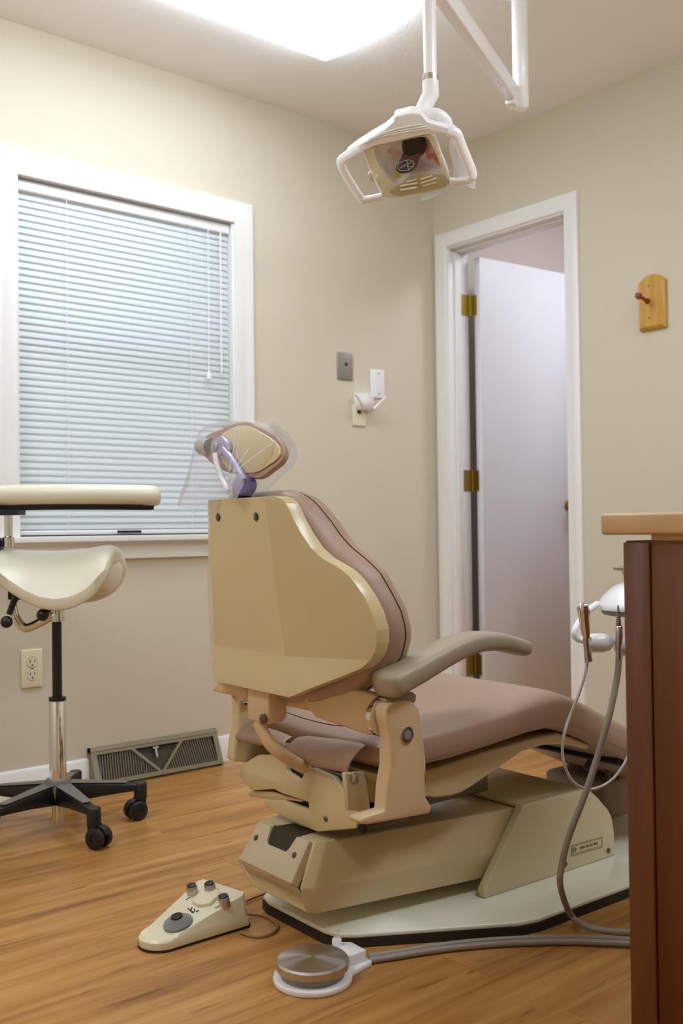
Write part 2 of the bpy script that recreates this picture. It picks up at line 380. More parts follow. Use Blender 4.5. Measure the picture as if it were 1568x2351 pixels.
def sash(z0, z1, y0, y1, name):
    m = MB(); x0, x1 = WX0+.006, WX1-.006
    m.box((x0,y0,z0),(x0+.045,y1,z1)); m.box((x1-.045,y0,z0),(x1,y1,z1)); m.box((x0+.045,y0,z0),(x1-.045,y1,z0+.05)); m.box((x0+.045,y0,z1-.035),(x1-.045,y1,z1))
    s_ = obj(name, m, M['trim'], win, bevel=.003, seg=1)
    obj('window_pane', MB().box((x0+.045,(y0+y1)/2-.002,z0+.05),(x1-.045,(y0+y1)/2+.002,z1-.035)), M['glass'], s_)
sash(WZ0, 1.43, .058, .084, 'lower_sash'); sash(1.395, WZ1-.006, .086, .112, 'upper_sash')
# blind
bl = thing('window_blind', 'white horizontal mini blind lowered over the window', 'blind', (-1.452,.03,WZ0))
xf = rel(bl); bx0, bx1 = WX0+.012, WX1-.012
obj('headrail', MB().box((bx0-.003,.012,1.916),(bx1+.003,.044,1.950)), M['white'], bl, bevel=.003, seg=2, xf=xf)
m = MB(); zt, zb, ns = 1.905, .850, 49
for i in range(ns):
    z = zb + (zt-zb)*i/(ns-1); a = math.radians(66); rows = []
    for x in (bx0, bx1):
        r = []
        for k in range(7):
            s_ = (k/6-.5)*.0272; bow = .0022*(1-(k/3-1)**2)
            r.append(Vector((x, .028 + s_*math.cos(a) - bow*math.sin(a), z + s_*math.sin(a) + bow*math.cos(a))))
        rows.append(r)
    m.rings(rows, False, False)
o = obj('slats', m, M['slat'], bl, xf=xf)
obj('bottom_rail', MB().box((bx0,.017,.818),(bx1,.039,.834)), M['white'], bl, bevel=.003, xf=xf)
for px in (-1.686, -1.218):
    m = MB()
    for yy in (.0145, .0425): m.tube([(px,yy,.833),(px,yy,1.918)], .0011, 6)
    obj('ladder_cord', m, M['white'], bl, xf=xf)
m = MB(); m.tube([(-1.147,.008,1.918),(-1.148,.006,1.65),(-1.150,.006,1.400)], .0017, 6); p_ = obj('pull_cord', m, M['white'], bl, xf=xf)
obj('tassel', MB().lathe([(.002,0),(.005,-.006),(.009,-.022),(.0085,-.030),(.002,-.034)], (-1.150,.006,1.403), n=14), M['white'], p_, xf=xf)
o = obj('rail_clip', MB().box((-1.512,.010,.824),(-1.424,.018,.832)), M['blackm'], bl, bevel=.001, seg=1, xf=xf); o['label'] = 'dark clip on the bottom rail'
obj('tilt_wand', MB().tube([(-1.095,.006,1.914),(-1.097,.004,1.40)], .0030, 6), M['white'], bl, xf=xf)

# ================================================================== CEILING LIGHT
def wrap_fixture(label, cx, cy, length, width, rz, lens='lens'):
    fx = thing('ceiling_light', label, 'ceiling light', (cx,cy,H), rz)
    m = MB(); l2, w2 = length/2, width/2; prof_l = [(w2,-.002),(w2-.002,-.035)]
    for k in range(1, 24):
        t_ = k/24; prof_l.append((w2 - width*t_, -.038 - .021*math.sin(PI*t_)**.8))
    prof_l += [(-w2+.002,-.035),(-w2,-.002)]
    m.rings([[Vector((x,y,z)) for y, z in prof_l] for x in (-l2,l2)], True, True)
    obj('lens', m, M[lens], fx, smooth=60)
    obj('mounting_pan', MB().box((-l2+.03,-w2+.03,-.0015),(l2-.03,w2-.03,0)), M['white'], fx)
wrap_fixture('large lit fluorescent wrap fixture on the ceiling in front of the window wall', -1.5975, -.6785, 1.225, .433, 0)
wrap_fixture('added unseen fluorescent wrap fixture on the ceiling far left of the window', -3.34, -1.25, 1.225, .433, PI/2, 'lens_added_left')  # out-of-view fixture, added as fill for the chair back and walls
wrap_fixture('added unseen fluorescent wrap fixture on the ceiling over the wooden cabinet', -1.05, -2.85, 1.225, .433, 0, 'lens_added_right')  # out-of-view fixture, added to light the base plate and lamp arm

# ================================================================== DENTAL CHAIR (own frame: u towards the feet, v to the window, z up)
CO = Vector((-1.5,-1.40,0)); CT = math.radians(-2.0)
eu = Vector((math.cos(CT), math.sin(CT), 0)); ev = Vector((-math.sin(CT), math.cos(CT), 0))
def cl(P): q = P - CO; return Vector((q.dot(eu), q.dot(ev), q.z))
def V(v, pts): return [cl(on(a, b, ev, CO.dot(ev)+v)) for a, b in pts]
def U(u, pts): return [cl(on(a, b, eu, CO.dot(eu)+u)) for a, b in pts]
def UZ(z, pts): return [cl(q) for q in Z(z, pts)]
def mir(pts): return [Vector((q.x, -q.y, q.z)) for q in pts]
chair = thing('dental_chair', 'cream and mauve dental chair standing in the middle of the wooden floor', 'dental chair', CO, CT)
def both(name, fn, mt, parent=None, **k):
    a = fn(1); b = fn(-1); return obj(name, a, mt, parent or chair, **k), obj(name, b, mt, parent or chair, **k)

# base plate with dark edge
pl = [(-.342,-.10),(-.332,-.135),(-.30,-.16),(-.015,-.322),(.03,-.333),(.70,-.333),(.78,-.28),(.80,-.2)]
pl = pl + [(a,-b) for a, b in pl[::-1]]
pl = [Vector((a,b,0)) for a, b in pl]
bp = obj('base_plate', MB().prism([q+Vector((0,0,.018)) for q in pl], (0,0,.010)), M['grey_paint'], chair, bevel=.003, seg=2)
c0 = Vector((.2,0,0)); o = obj('plate_gasket', MB().prism([c0+(q-c0)*1.004 for q in pl], (0,0,.018)), M['rubber'], bp); o['label'] = 'dark worn rubber edge'

# pedestal column
cp = V(-.19, [(1203,1848),(1116,2036),(1112,2046),(1114,2056)]) ; cp = [Vector((q.x,0,q.z)) for q in cp]
cr = V(-.19, [(1413,1968),(1410,1905),(1405,1875),(1396,1858),(1374,1832),(1351,1810)]); cr = [Vector((q.x,0,q.z)) for q in cr]
cp[-1].z = .028; cr[0].z = .028
prof_c = cp + cr
cm_ = MB(); cm_.prism([q+Vector((0,-.19,0)) for q in prof_c], (0,.022,0)); cm_.prism([q+Vector((0,.168,0)) for q in prof_c], (0,.022,0))
inner = [cp[0]+Vector((.002,0,-.001)), cp[0]+Vector((.004,0,-.012)), cp[0]+Vector((.05,0,-.016)), cp[1]+Vector((.07,0,0)), cp[3]+Vector((.07,0,.002))] + [q+Vector((-.002,0,-.001)) for q in cr[:-1]] + [cr[-1]+Vector((-.002,0,-.001))]
cm_.prism([q+Vector((0,-.170,0)) for q in inner], (0,.34,0))
col = obj('pedestal', cm_, M['cream_pale'], chair, bevel=.004, seg=2, beva=30)
# maker's plate on the near side of the pedestal
np_ = V(-.1905, [(1311,1943),(1381,1918),(1383,1943),(1312,1966)])
pc = (np_[0]+np_[1]+np_[2]+np_[3])/4
Mx = frame(pc, (1,0,0), (0,0,1)) @ Matrix.Rotation(math.radians(-1), 4, 'Z')
PW, PHh = (np_[1]-np_[0]).length, .024
pm = MB(); pm.box((-PW/2,-PHh/2,0),(PW/2,PHh/2,.0010)); plate = obj('nameplate', pm, M['cream_pale'], col, xf=Mx)
def frame_rect(mb, w, h, t, z0, z1):
    mb.box((-w/2,h/2-t,z0),(w/2,h/2,z1)); mb.box((-w/2,-h/2,z0),(w/2,-h/2+t,z1)); mb.box((-w/2,-h/2+t,z0),(-w/2+t,h/2-t,z1)); mb.box((w/2-t,-h/2+t,z0),(w/2,h/2-t,z1))
fm = MB(); frame_rect(fm, PW, PHh, .0007, .001, .0014); frame_rect(fm, PW-.005, PHh-.006, .0006, .001, .0014); obj('nameplate_border', fm, M['seam'], col, xf=Mx)
lettering('lettering', 'DEN-TAL-EZ, INC.', .0086, Mx @ Matrix.Translation((.007,0,.0012)), M['ink'], col)
em = MB(); em.lathe([(.0055,.001),(.0055,.0016),(.0042,.0016),(.0042,.001)], (-PW/2+.011,0,0), (0,0,1), 24, cap=False)
em.box((-PW/2+.0062,-.0006,.001),(-PW/2+.0158,.0006,.0016)); obj('emblem', em, M['ink'], col, xf=Mx)
for q in V(-.1905, [(1298,1984),(1397,1953)]): obj('screw', MB().lathe([(.006,0),(.006,.0015),(.0035,.003),(.001,.003)], q, (0,-1,0), 16), M['bolt'], col)

# lift arm: chevron-ended box, slightly raised towards the head
W1, W2, W3 = .108, .126, .112
def st(u_t, z_t, u_m, z_m, u_b, z_b, g=1):
    return [Vector(q) for q in ((u_t,-W1*g,z_t),(u_t,W1*g,z_t),(u_m,W2*g,z_m),(u_b,W3*g,z_b),(u_b,-W3*g,z_b),(u_m,-W2*g,z_m))]
ft, fm_, fb_ = V(-.160, [(1195,1852)])[0], V(-.167, [(1141,1957)])[0], V(-.158, [(1109,2017)])[0]
def ext(p, r, u): return p + (p-r)*((u-p.x)/(p.x-r.x))
rt, rm, rbm = Vector((-.340,-W1,.2045)), Vector((-.384,-W2,.124)), Vector((-.366,-W3,.068))
e3 = [ext(a, b, .27) for a, b in ((ft,rt),(fm_,rm),(fb_,rbm))]
def st3(t_, m_, b_): return [t_, Vector((t_.x,-t_.y,t_.z)), Vector((m_.x,-m_.y,m_.z)), Vector((b_.x,-b_.y,b_.z)), b_, m_]
arm = MB().rings([st(-.362,.205,-.412,.128,-.384,.070,.90), st3(rt,rm,rbm), st3(*e3)], True, True)
la = obj('lift_arm', arm, M['cream'], chair, bevel=.004, seg=3, beva=14, smooth=30)
# folded cover on its end, with a notch
pa, pb = Vector((-.366,0,.2045)), Vector((-.414,0,.131)); dn = (pb-pa).normalized(); no = Vector((dn.z,0,-dn.x)); no = no if no.x < 0 else -no
def cov(t, v, o=0.0): return pa + dn*t + Vector((0,v,0)) + no*o
Lc = (pb-pa).length
cpts = [(0,-.094),(0,-.052),(.030,-.044),(.036,-.038),(.036,.026),(.030,.034),(0,.042),(0,.088),(Lc,.094),(Lc,-.098)]
cm = MB().prism([cov(a,b,-.0145) for a, b in cpts], no*.022)
lowd = Vector((.018,0,-.028))
e0, e1 = cov(Lc,.094,-.0145), cov(Lc,-.098,-.0145); cm.prism([e0, e1, e1+lowd, e0+lowd], no*.022)
cv = obj('end_cover', cm, M['cover'], la, bevel=.0025, seg=2)
obj('recess_shade', MB().prism([cov(-.004,-.05,.0008),cov(.04,-.044,.0008),cov(.04,.034,.0008),cov(-.004,.04,.0008)], no*.0012), M['slot'], la)  # flat dark patch standing in for the shade inside the notch
for vv, tt in ((.070,.034),(-.070,.036)):
    o = obj('screw', MB().lathe([(.0062,0),(.0062,.0012),(.0045,.0030),(.001,.0030)], cov(tt,vv,.0075), no, 16), M['bolt'], cv)
for uu, vv in ((.02,-.085),(.115,-.085)): obj('screw', MB().lathe([(.0045,0),(.0045,.0012),(.001,.0018)], (uu,vv,.2045-(uu+.340)*.0449), (0,0,1), 12), M['bolt'], la)
obj('recess_shade', MB().prism([Vector((-.362,-.048,.2055)),Vector((-.362,.038,.2055)),Vector((-.318,.034,.2045)),Vector((-.318,-.044,.2045))], (0,0,.001)), M['slot'], la)  # dark patch carries the notch's painted shade onto the arm top

# swivel, tilt frame and tilt cover
obj('swivel_ring', MB().lathe([(.085,.196),(.085,.222),(.080,.226),(.08,.245)], (-.235,.01,0), n=40), M['cream_pale'], chair)
fr = MB(); fr.box((-.315,-.13,.235),(.10,.13,.335)); fr.box((-.315,-.20,.24),(-.20,.20,.262))
obj('tilt_frame', fr, M['bolt'], chair, bevel=.004, seg=2)
fr = MB(); fr.box((-.26,-.232,.262),(-.10,-.13,.268)); 
sc5 = 300/1568
tc = [(52,360),(95,285),(180,225),(270,175),(420,175),(530,205),(600,265),(610,350),(625,385),(660,405),(770,480),(800,440),(845,330),(930,335),(1170,440),(1240,525),(1340,660),(1470,850),(1475,900),(1450,1050),(1440,1058),(980,1098),(910,1070),(600,930),(450,855),(290,690),(180,680),(158,650),(180,612),(205,605),(250,600),(450,585),(470,600),(560,640),(850,735),(872,745),(880,815),(860,820),(600,760),(560,720),(470,712),(330,705)]
# outline without the slot first, then the slot as a separate cut between two plates
up = [(52,360),(95,285),(180,225),(270,175),(420,175),(530,205),(600,265),(608,350),(625,385),(660,405),(770,480),(800,440),(845,330),(930,335),(1170,440),(1240,525),(1340,660),(1470,850),(1478,900),(1455,1045),(1440,1058),(985,1098),(910,1070),(600,930),(450,855),(320,715),(560,716),(620,740),(860,822),(880,812),(872,745),(850,733),(560,640),(455,585),(250,600),(185,595),(120,520),(70,460)]
tcv = obj('tilt_cover', MB().prism(U(-.335, [(540+a*sc5, 1700+b*sc5) for a, b in up]), (.014,0,0)), M['cream'], chair, bevel=.003, seg=2)
lv_ = [(152,650),(165,615),(190,608),(440,614),(700,690),(830,725),(780,740),(640,716),(450,712),(290,690),(185,684)]
o = obj('tilt_lever', MB().prism(U(-.327, [(540+a*sc5, 1700+b*sc5) for a, b in lv_]), (.006,0,0)), M['tan_metal'], chair, bevel=.001, seg=1)
q = U(-.335, [(540+1088*sc5, 1700+940*sc5)])[0]; obj('screw', MB().lathe([(.006,0),(.006,.0012),(.004,.003),(.001,.003)], q, (-1,0,0), 16), M['bolt'], tcv)
o = obj('stop_bumper', MB().lathe([(.009,0),(.009,.008),(.007,.013),(.001,.014)], V(-.205, [(829,1897)])[0], (0,-.9,-.5), 20), M['blackm'], chair)
# bracket with bolt and the pale box beside it
bq = V(-.215, [(792,1775),(838,1772),(852,1862),(800,1862)]); br = obj('side_bracket', MB().prism(bq, (0,.012,0)), M['cream_pale'], chair, bevel=.002, seg=1)
obj('bolt', MB().lathe([(.011,0),(.011,.008),(.008,.010),(.001,.010)], V(-.215, [(812,1787)])[0], (0,-1,0), 6), M['steel'], br)
mc_ = V(-.165, [(832,1796),(893,1796),(860,1846)])
obj('motor_cover', MB().box((max(mc_[0].x,-.318),-.165,mc_[2].z),(mc_[1].x+.01,.15,mc_[2].z+.048)), M['cream_pale'], chair, bevel=.010)

# seat cushion
top = [(-.30,.408),(-.275,.424),(-.24,.430),(-.15,.437),(0,.446),(.10,.458),(.165,.464),(.21,.462),(.27,.443),(.35,.410),(.45,.366),(.60,.296),(.76,.215),(.80,.17)]
bot = [(-.30,.372),(-.275,.356),(-.24,.352),(-.15,.350),(0,.362),(.10,.372),(.19,.374),(.24,.360),(.30,.336),(.40,.292),(.55,.225),(.76,.135),(.80,.14)]
rows = []; us = [-.30,-.292,-.275,-.24,-.19,-.13,-.06,0,.05,.10,.14,.17,.20,.23,.27,.32,.38,.45,.53,.62,.70,.75,.785,.80]
for u in us:
    zt_, zb_ = interp(top,u), interp(bot,u); hw = .258 - (.012 if u < -.28 else 0) - (.03*max(0,(u-.2))/.6); h = (zt_-zb_)/2; zc = (zt_+zb_)/2; r = []
    for k in range(40):
        a = 2*PI*k/40; ca, sa = math.cos(a), math.sin(a); ex_ = .30
        y = hw*math.copysign(abs(ca)**ex_, ca); z = zc + h*math.copysign(abs(sa)**.5, sa)
        dip = .012*max(0,1-(y/.2)**2) if sa > 0 and u < .1 else 0
        r.append(Vector((u, y, z - dip)))
    rows.append(r)
seat = obj('seat_cushion', MB().rings(rows, True, True), M['mauve'], chair, smooth=60)
sp = U(-.294, [(617,1613),(650,1632),(700,1650),(760,1664),(814,1669),(850,1680),(872,1690)])
sp = [q + Vector((.012*max(0,(i-4)),0,0)) for i, q in enumerate(sp)]
obj('stitched_seam', MB().tube(spline(sp,5), .0011, 6), M['seam'], seat)
sv = [Vector((-.285,-.2592,z)) for z in (.355,.38,.40,.418)] ; obj('stitched_seam', MB().tube(sv, .0011, 6), M['seam'], seat)
# rear flaps of the seat cover
def flap(px_top, px_bot, u_t, u_b, bulge):
    a = resample_open(U(u_t, px_top), 14); b = resample_open(U(u_b, px_bot), 14); rows = []
    for k in range(9):
        t_ = k/8; rows.append([a[i].lerp(b[i], t_) + Vector((-bulge*math.sin(PI*t_)**.8*(.6+.4*math.sin(PI*i/13)), 0, 0)) for i in range(14)])
    back = [[q + Vector((.004,0,0)) for q in r] for r in rows[::-1]]
    return MB().rings([r + bk[::-1] for r, bk in zip(rows, back[::-1])], True, True)
def resample_open(P, n):
    P = [Vector(q) for q in P]; D = [0.0]
    for a, b in zip(P, P[1:]): D.append(D[-1]+(b-a).length)
    out = []
    for k in range(n):
        t_ = D[-1]*k/(n-1); i = 0
        while i < len(P)-2 and D[i+1] < t_: i += 1
        out.append(P[i].lerp(P[i+1], min(1,(t_-D[i])/max(D[i+1]-D[i],1e-9))))
    return out
obj('seat_flap', flap([(683,1692),(705,1690),(770,1697),(828,1706),(836,1712)], [(648,1737),(690,1752),(740,1764),(785,1772),(797,1773)], -.325, -.352, .018), M['mauve'], seat, smooth=70)
obj('seat_flap', flap([(572,1662),(600,1668),(640,1680),(668,1692)], [(538,1697),(560,1703),(600,1712),(652,1712)], -.325, -.350, .016), M['mauve'], seat, smooth=70)

# seat shell underneath
sh = V(-.215, [(880,1782),(1000,1765),(1109,1727),(1235,1692),(1283,1682),(1320,1695),(1352,1708),(1357,1716),(1348,1721),(1310,1712),(1283,1709),(1246,1712),(1199,1727),(1145,1765),(1087,1805),(1060,1821),(1036,1828),(1000,1832),(960,1826),(890,1806)])
sh = [Vector((q.x,0,q.z)) for q in sh]
obj('seat_shell', MB().prism([q+Vector((0,-.215,0)) for q in sh], (0,.43,0)), M['cream'], chair, bevel=.014, seg=4, beva=60)
o = MB(); o.box((.36,-.17,.285),(.52,.17,.297)); o.box((.47,-.21,.27),(.50,.21,.284)); obj('legrest_bracket', o, M['blackm'], chair, xf=Matrix.Translation((.43,0,.29)) @ Matrix.Rotation(math.radians(24),4,'Y') @ Matrix.Translation((-.43,0,-.29)))

# armrest uprights with yoke
upx = [(885,1632),(892,1618),(908,1610),(930,1607),(950,1612),(962,1626),(967,1645),(972,1690),(979,1748),(979,1768),(976,1785),(979,1832),(990,1850),(991,1862),(984,1869),(890,1886),(845,1894),(828,1893),(826,1882),(836,1876),(884,1862),(889,1800),(896,1760),(897,1700),(889,1660)]
upr = [Vector((q.x,0,q.z)) for q in V(-.312, upx)]
def upright(s): return MB().prism([q+Vector((0,-s*.312,0)) for q in upr], (0,s*.034,0))
VF = .242
ua = obj('armrest_upright', upright(1), M['tan_metal'], chair, bevel=.006, seg=3, beva=50)
upf = [q for i, q in enumerate(upr) if i not in (15,16,17,18,19)]
ub = obj('armrest_upright', MB().prism([q+Vector((0,VF,0)) for q in upf], (0,-.034,0)), M['cream'], chair, bevel=.006, seg=3, beva=50)
bc = V(-.313, [(935,1686)])[0]
for s, par in ((1,ua),(-1,ub)):
    c = Vector((bc.x, -.312 if s > 0 else VF, bc.z)); bo = obj('pivot_bolt', MB().lathe([(.0145,0),(.0145,.004),(.0105,.005),(.0105,.001),(.001,.001)], c, (0,-s,0), 28), M['steel'], par)
    obj('bolt_core', MB().lathe([(.0095,.001),(.0095,.0035),(.001,.0042)], c, (0,-s,0), 20), M['ringgrey'], bo)
pv = V(-.28, [(886,1645)])[0]
def collar(s): return MB().lathe([(.040,0),(.040,.010),(.036,.013),(.036,.018)], (pv.x+.002,-.279 if s > 0 else VF-.033,pv.z), (0,s,0), 36)
both('pivot_collar', collar, M['chrome'])
def wing(s):
    # plate from the middle of the back out to the pivot; near edge rides forward
    ol = [(690,1606),(752,1574),(800,1582),(852,1594),(878,1601),(879,1694),(842,1688),(722,1648)]; f = []
    for a, b in ol:
        k = (a-690)/196.0; u = -.425 + .095*k; f.append(U(u, [(a,b)])[0])
    if s < 0: f = [Vector((q.x, q.y*.86, q.z)) for q in mir(f)]
    return MB().prism(f, (.030,0,0))
obj('back_yoke', wing(1), M['tan_metal'], chair, bevel=.006, seg=3)
obj('back_yoke', MB().prism(U(-.425, [(483,1586),(500,1562),(566,1570),(566,1612),(540,1600)]), (.03,0,0)), M['tan_metal'], chair, bevel=.005, seg=2)
obj('yoke_crossbar', MB().box((-.405,-.15,.475),(-.375,.15,.515)), M['tan_metal'], chair, bevel=.005)

# armrest pads
ap = V(-.30, [(874,1578),(905,1562),(950,1538),(1000,1509),(1050,1484),(1090,1473),(1130,1472),(1165,1479),(1196,1488)])
apz = spline([Vector((q.x,0,q.z)) for q in ap], 9)
def pad(s):
    rows = []; L = len(apz)
    for i, c in enumerate(apz):
        t_ = i/(L-1); tg = (apz[min(i+1,L-1)]-apz[max(i-1,0)]).normalized(); nn = Vector((-tg.z,0,tg.x))
        er = max(.06, 1-(1-min(1,t_/.09))**2.2)**.5; ef = max(.25, 1-(1-min(1,(1-t_)/.03))**2)**.5; hw = .040*(1-.12*t_)*er*(.8+.2*ef); hh = .0225*(1.12-.38*t_)*(.35+.65*er)*ef
        r = []
        for k in range(24):
            a = 2*PI*k/24; ca, sa = math.cos(a), math.sin(a)
            r.append(c + Vector((0,(-.30 if s > 0 else VF-.01) + hw*math.copysign(abs(ca)**.6,ca),0)) + nn*(hh*math.copysign(abs(sa)**.6,sa)))
        rows.append(r)
    return MB().rings(rows, True, True)
pads = both('armrest_pad', pad, M['taupe'], smooth=60)
nk = V(-.312, [(893,1606),(955,1590),(965,1597),(962,1612),(952,1625),(900,1625)])
def neck(s): return MB().prism([Vector((q.x,-.303 if s > 0 else VF-.009,q.z)) for q in nk], (0,s*.022,0))
both('armrest_neck', neck, M['taupe'], bevel=.003, seg=2)

# backrest shell
prof_s = [(.891,.125),(.886,.138),(.877,.146),(.862,.153),(.848,.158),(.82,.172),(.791,.190),(.772,.210),(.762,.227),(.752,.243),(.741,.255),(.729,.265),(.702,.282),(.672,.295),(.641,.302),(.617,.301),(.60,.296),(.589,.290),(.578,.281),(.569,.270),(.555,.240),(.54,.205),(.525,.170),(.510,.137)]
SL = .52
def back_u(v, z):
    if z >= .585: uc = -.454-(z-.585)*.0858; cwd = .131-(z-.585)*.0858
    else: uc = -.454-(.585-z)*.09; cwd = .131+(.585-z)*.10
    return uc + SL*max(abs(v)-cwd, 0), cwd
def back_row(z, hw, off=0.0, n=7, vc=-.004):
    u_, cw_ = back_u(0, z); c = min(cw_, hw*.96); r = []
    for k in range(n): r.append(-hw + (hw-c)*k/(n-1) if n > 1 else -hw)
    mid = [-c + 2*c*k/6 for k in range(1,6)]
    vs = r + mid + [-x for x in r[::-1]]
    vc -= max(0,.585-z)*.19
    return [Vector((back_u(v,z)[0]+off, v+vc, z)) for v in vs]
zs = [a for a, b in prof_s]; zz = sorted(set(zs + [.585,.80,.835,.66,.685]), reverse=True)
tab = sorted(prof_s)
g0 = [back_row(z, interp(tab,z)) for z in zz]; g1 = [back_row(z, interp(tab,z), .030) for z in zz]
bs = MB(); m_ = len(g0[0]); nr = len(g0)
bs.rings(g0, False, False); base_i = len(bs.v); bs.rings(g1, False, False)
ed = [(0,j) for j in range(m_)] + [(i,m_-1) for i in range(1,nr)] + [(nr-1,j) for j in range(m_-2,-1,-1)] + [(i,0) for i in range(nr-2,0,-1)]
for a, b in zip(ed, ed[1:]+ed[:1]):
    ia, ib = a[0]*m_+a[1], b[0]*m_+b[1]; bs.f.append([ia, ib, base_i+ib, base_i+ia])
bshell = obj('backrest_shell', bs, M['cream'], chair, bevel=.011, seg=4, beva=50, smooth=13)
for a, b in ((501,1187),(588,1186),(740,1453)):
    q = U(-.48, [(a,b)])[0]
    for _ in range(5): q = U(back_u(q.y+.004,q.z)[0], [(a,b)])[0]
    nv = Vector((-1,0,0)) if a < 600 else Vector((-1,-SL,0)).normalized()
    obj('screw', MB().lathe([(.0095,-.0005),(.0085,.0008),(.006,.0006),(.0058,.0026),(.003,.0032),(.001,.0032)], q, nv, 20), M['bolt'], bshell)
    if a > 700: obj('screw', MB().lathe([(.0095,-.0005),(.0085,.0008),(.006,.0006),(.0058,.0026),(.003,.0032),(.001,.0032)], (q.x,-q.y-.008,q.z), (nv.x,-nv.y,0), 20), M['bolt'], bshell)
# backrest cushion
prof_k = [(.482,.06),(.488,.11),(.497,.170),(.518,.222),(.545,.251),(.565,.268),(.584,.280),(.616,.289),(.637,.290),(.671,.283),(.70,.270),(.718,.261),(.743,.248),(.768,.224),(.793,.195),(.817,.176),(.841,.161),(.874,.136),(.890,.120),(.899,.106),(.905,.085)]
rows = []; L = len(prof_k); zk = sorted(set([a for a, b in prof_k] + [.53,.60,.655,.73,.755,.78,.805,.83,.858]))
for i, z in enumerate(zk):
    hw = interp(prof_k, z); e = min(1, min(z-.478,.909-z)/.022)**.5; t0 = .032; th = .085*e; mid = t0 + .045
    r = []
    for v in [-hw*.93 + 1.86*hw*k/12 for k in range(13)]: r.append(Vector((back_u(v,z)[0] + mid - th*.5, v, z)))
    for k in range(1,6):
        a = -PI/2 + PI*k/6; r.append(Vector((back_u(hw,z)[0]*.4 + back_u(hw*.93,z)[0]*.6 + mid + th*.5*math.sin(a), hw*.93 + hw*.09*math.cos(a), z)))
    for v in [hw*.93 - 1.86*hw*k/12 for k in range(13)]: r.append(Vector((back_u(v,z)[0]*.75 + back_u(0,z)[0]*.25 + mid + th*.5, v, z)))
    for k in range(1,6):
        a = PI/2 - PI*k/6; r.append(Vector((back_u(hw,z)[0]*.4 + back_u(hw*.93,z)[0]*.6 + mid + th*.5*math.sin(a), -hw*.93 - hw*.09*math.cos(a), z)))
    rows.append([q + Vector((0,-.004,0)) for q in r])
bcush = obj('backrest_cushion', MB().rings(rows, True, True), M['mauve'], chair, smooth=60)
for s in (1,-1):
    path = []
    for z in [.50 + .40*k/40 for k in range(41)]:
        hw = interp(prof_k, z); e = min(1, min(z-.478,.909-z)/.022)**.5; path.append(Vector((back_u(hw,z)[0]*.4 + back_u(hw*.93,z)[0]*.6 + (.077 + .0425*e*.30), -.004 - s*(hw*1.0168+.0002), z)))
    obj('stitched_seam', MB().tube(path, .0010, 6), M['seam'], bcush)

# recline bracket, bolt and rod below the back
bk = U(-.448, [(567,1572),(616,1572),(616,1652),(606,1664),(568,1652)])
rb = obj('recline_bracket', MB().prism(bk, (.045,0,0)), M['tan_metal'], chair, bevel=.003, seg=2)
q = U(-.450, [(607,1650)])[0]; o = obj('bolt', MB().lathe([(.0095,0),(.0095,.005),(.006,.0065),(.001,.0065)], q, (-1,-.15,0), 24), M['bolt'], rb)
rp = [U(uu, [(a,b)])[0] for uu, a, b in ((-.44,592,1656),(-.436,604,1682),(-.428,624,1712),(-.412,648,1732),(-.385,674,1749),(-.345,702,1764))]
obj('recline_rod', MB().tube(spline(rp,5), .0105, 12, flat=1.35), M['tan_metal'], chair)

# headrest
HO = -.452
hp = Vector((-.462,0,.93))
obj('headrest_post', MB().box((-.475,-.016,.86),(-.448,.016,.925)), M['blackm'], chair, bevel=.003, seg=2)
kq = U(-.468, [(562,1114)])[0]
obj('headrest_knob', MB().lathe([(.010,-.018),(.021,-.012),(.022,.010),(.019,.014),(.001,.016)], kq, (-.9,-.35,.1), 28), M['violet'], chair)
def sc(pts): return [(410+a/5.807, 950+b/5.807) for a, b in pts]
ho = sc([(330,330),(360,285),(470,235),(600,182),(750,118),(850,98),(940,98),(1050,150),(1150,205),(1250,262),(1330,320),(1385,390),(1420,480),(1420,560),(1385,640),(1330,695),(1250,752),(1190,800),(1120,848),(1060,865),(1000,862),(900,832),(760,800),(620,770),(520,715),(440,660),(360,590),(310,540),(295,470),(300,400)])
pin = sc([(560,300),(590,250),(700,190),(780,162),(860,154),(950,172),(1080,240),(1200,310),(1290,380),(1345,455),(1350,540),(1320,590),(1280,630),(1150,715),(1070,765),(990,790),(900,792),(760,770),(640,735),(590,660),(550,580),(535,450)])
def tilt(pts, u0): 
    out = []
    for a, b in pts: out.append(U(u0 + (b-1035)*-.00022, [(a,b)])[0])
    return out
H0 = resample(spline(tilt(ho, HO), 4, True), 64); cc = sum(H0, Vector())/64
rows = []
for k_, du in ((.90,.0),(.965,-.0),(1.0,.008),(1.01,.022),(1.0,.036),(.94,.046),(.8,.052),(.5,.056),(.15,.057)):
    rows.append([cc + (q-cc)*k_ + Vector((du*.62,du*.55,0)) for q in H0])
hr = obj('headrest_cushion', MB().rings(rows, True, True), M['mauve'], chair, smooth=60)
P0 = tilt(pin, HO-.004); obj('headrest_plate', MB().prism(P0, (.006,0,0)), M['cream'], hr, bevel=.002, seg=2)
bt = tilt(sc([(425,400),(445,360),(560,290),(610,340),(660,420),(665,480),(620,545),(540,552),(460,540),(420,470)]), HO-.016); hb = obj('headrest_bracket', MB().prism(bt, (.012,0,0)), M['lavender'], chair, bevel=.002, seg=2)
q = tilt(sc([(500,445)]), HO-.016)[0]; obj('bolt', MB().lathe([(.009,0),(.009,.004),(.006,.006),(.001,.006)], q, (-1,0,0), 20), M['steel'], hb)
ca, cb = tilt(sc([(300,440),(430,440)]), HO+.0); obj('bracket_roller', MB().lathe([(.016,0),(.018,.004),(.018,(cb-ca).length)], ca, cb-ca, 24), M['satin'], hb)
l1 = tilt(sc([(485,540),(520,700),(590,880),(680,1040)]), HO-.024); o = obj('headrest_link', MB().tube(spline(l1,4), .0062, 10), M['white'], chair)  # link coloured white for the gleam of the plastic over it
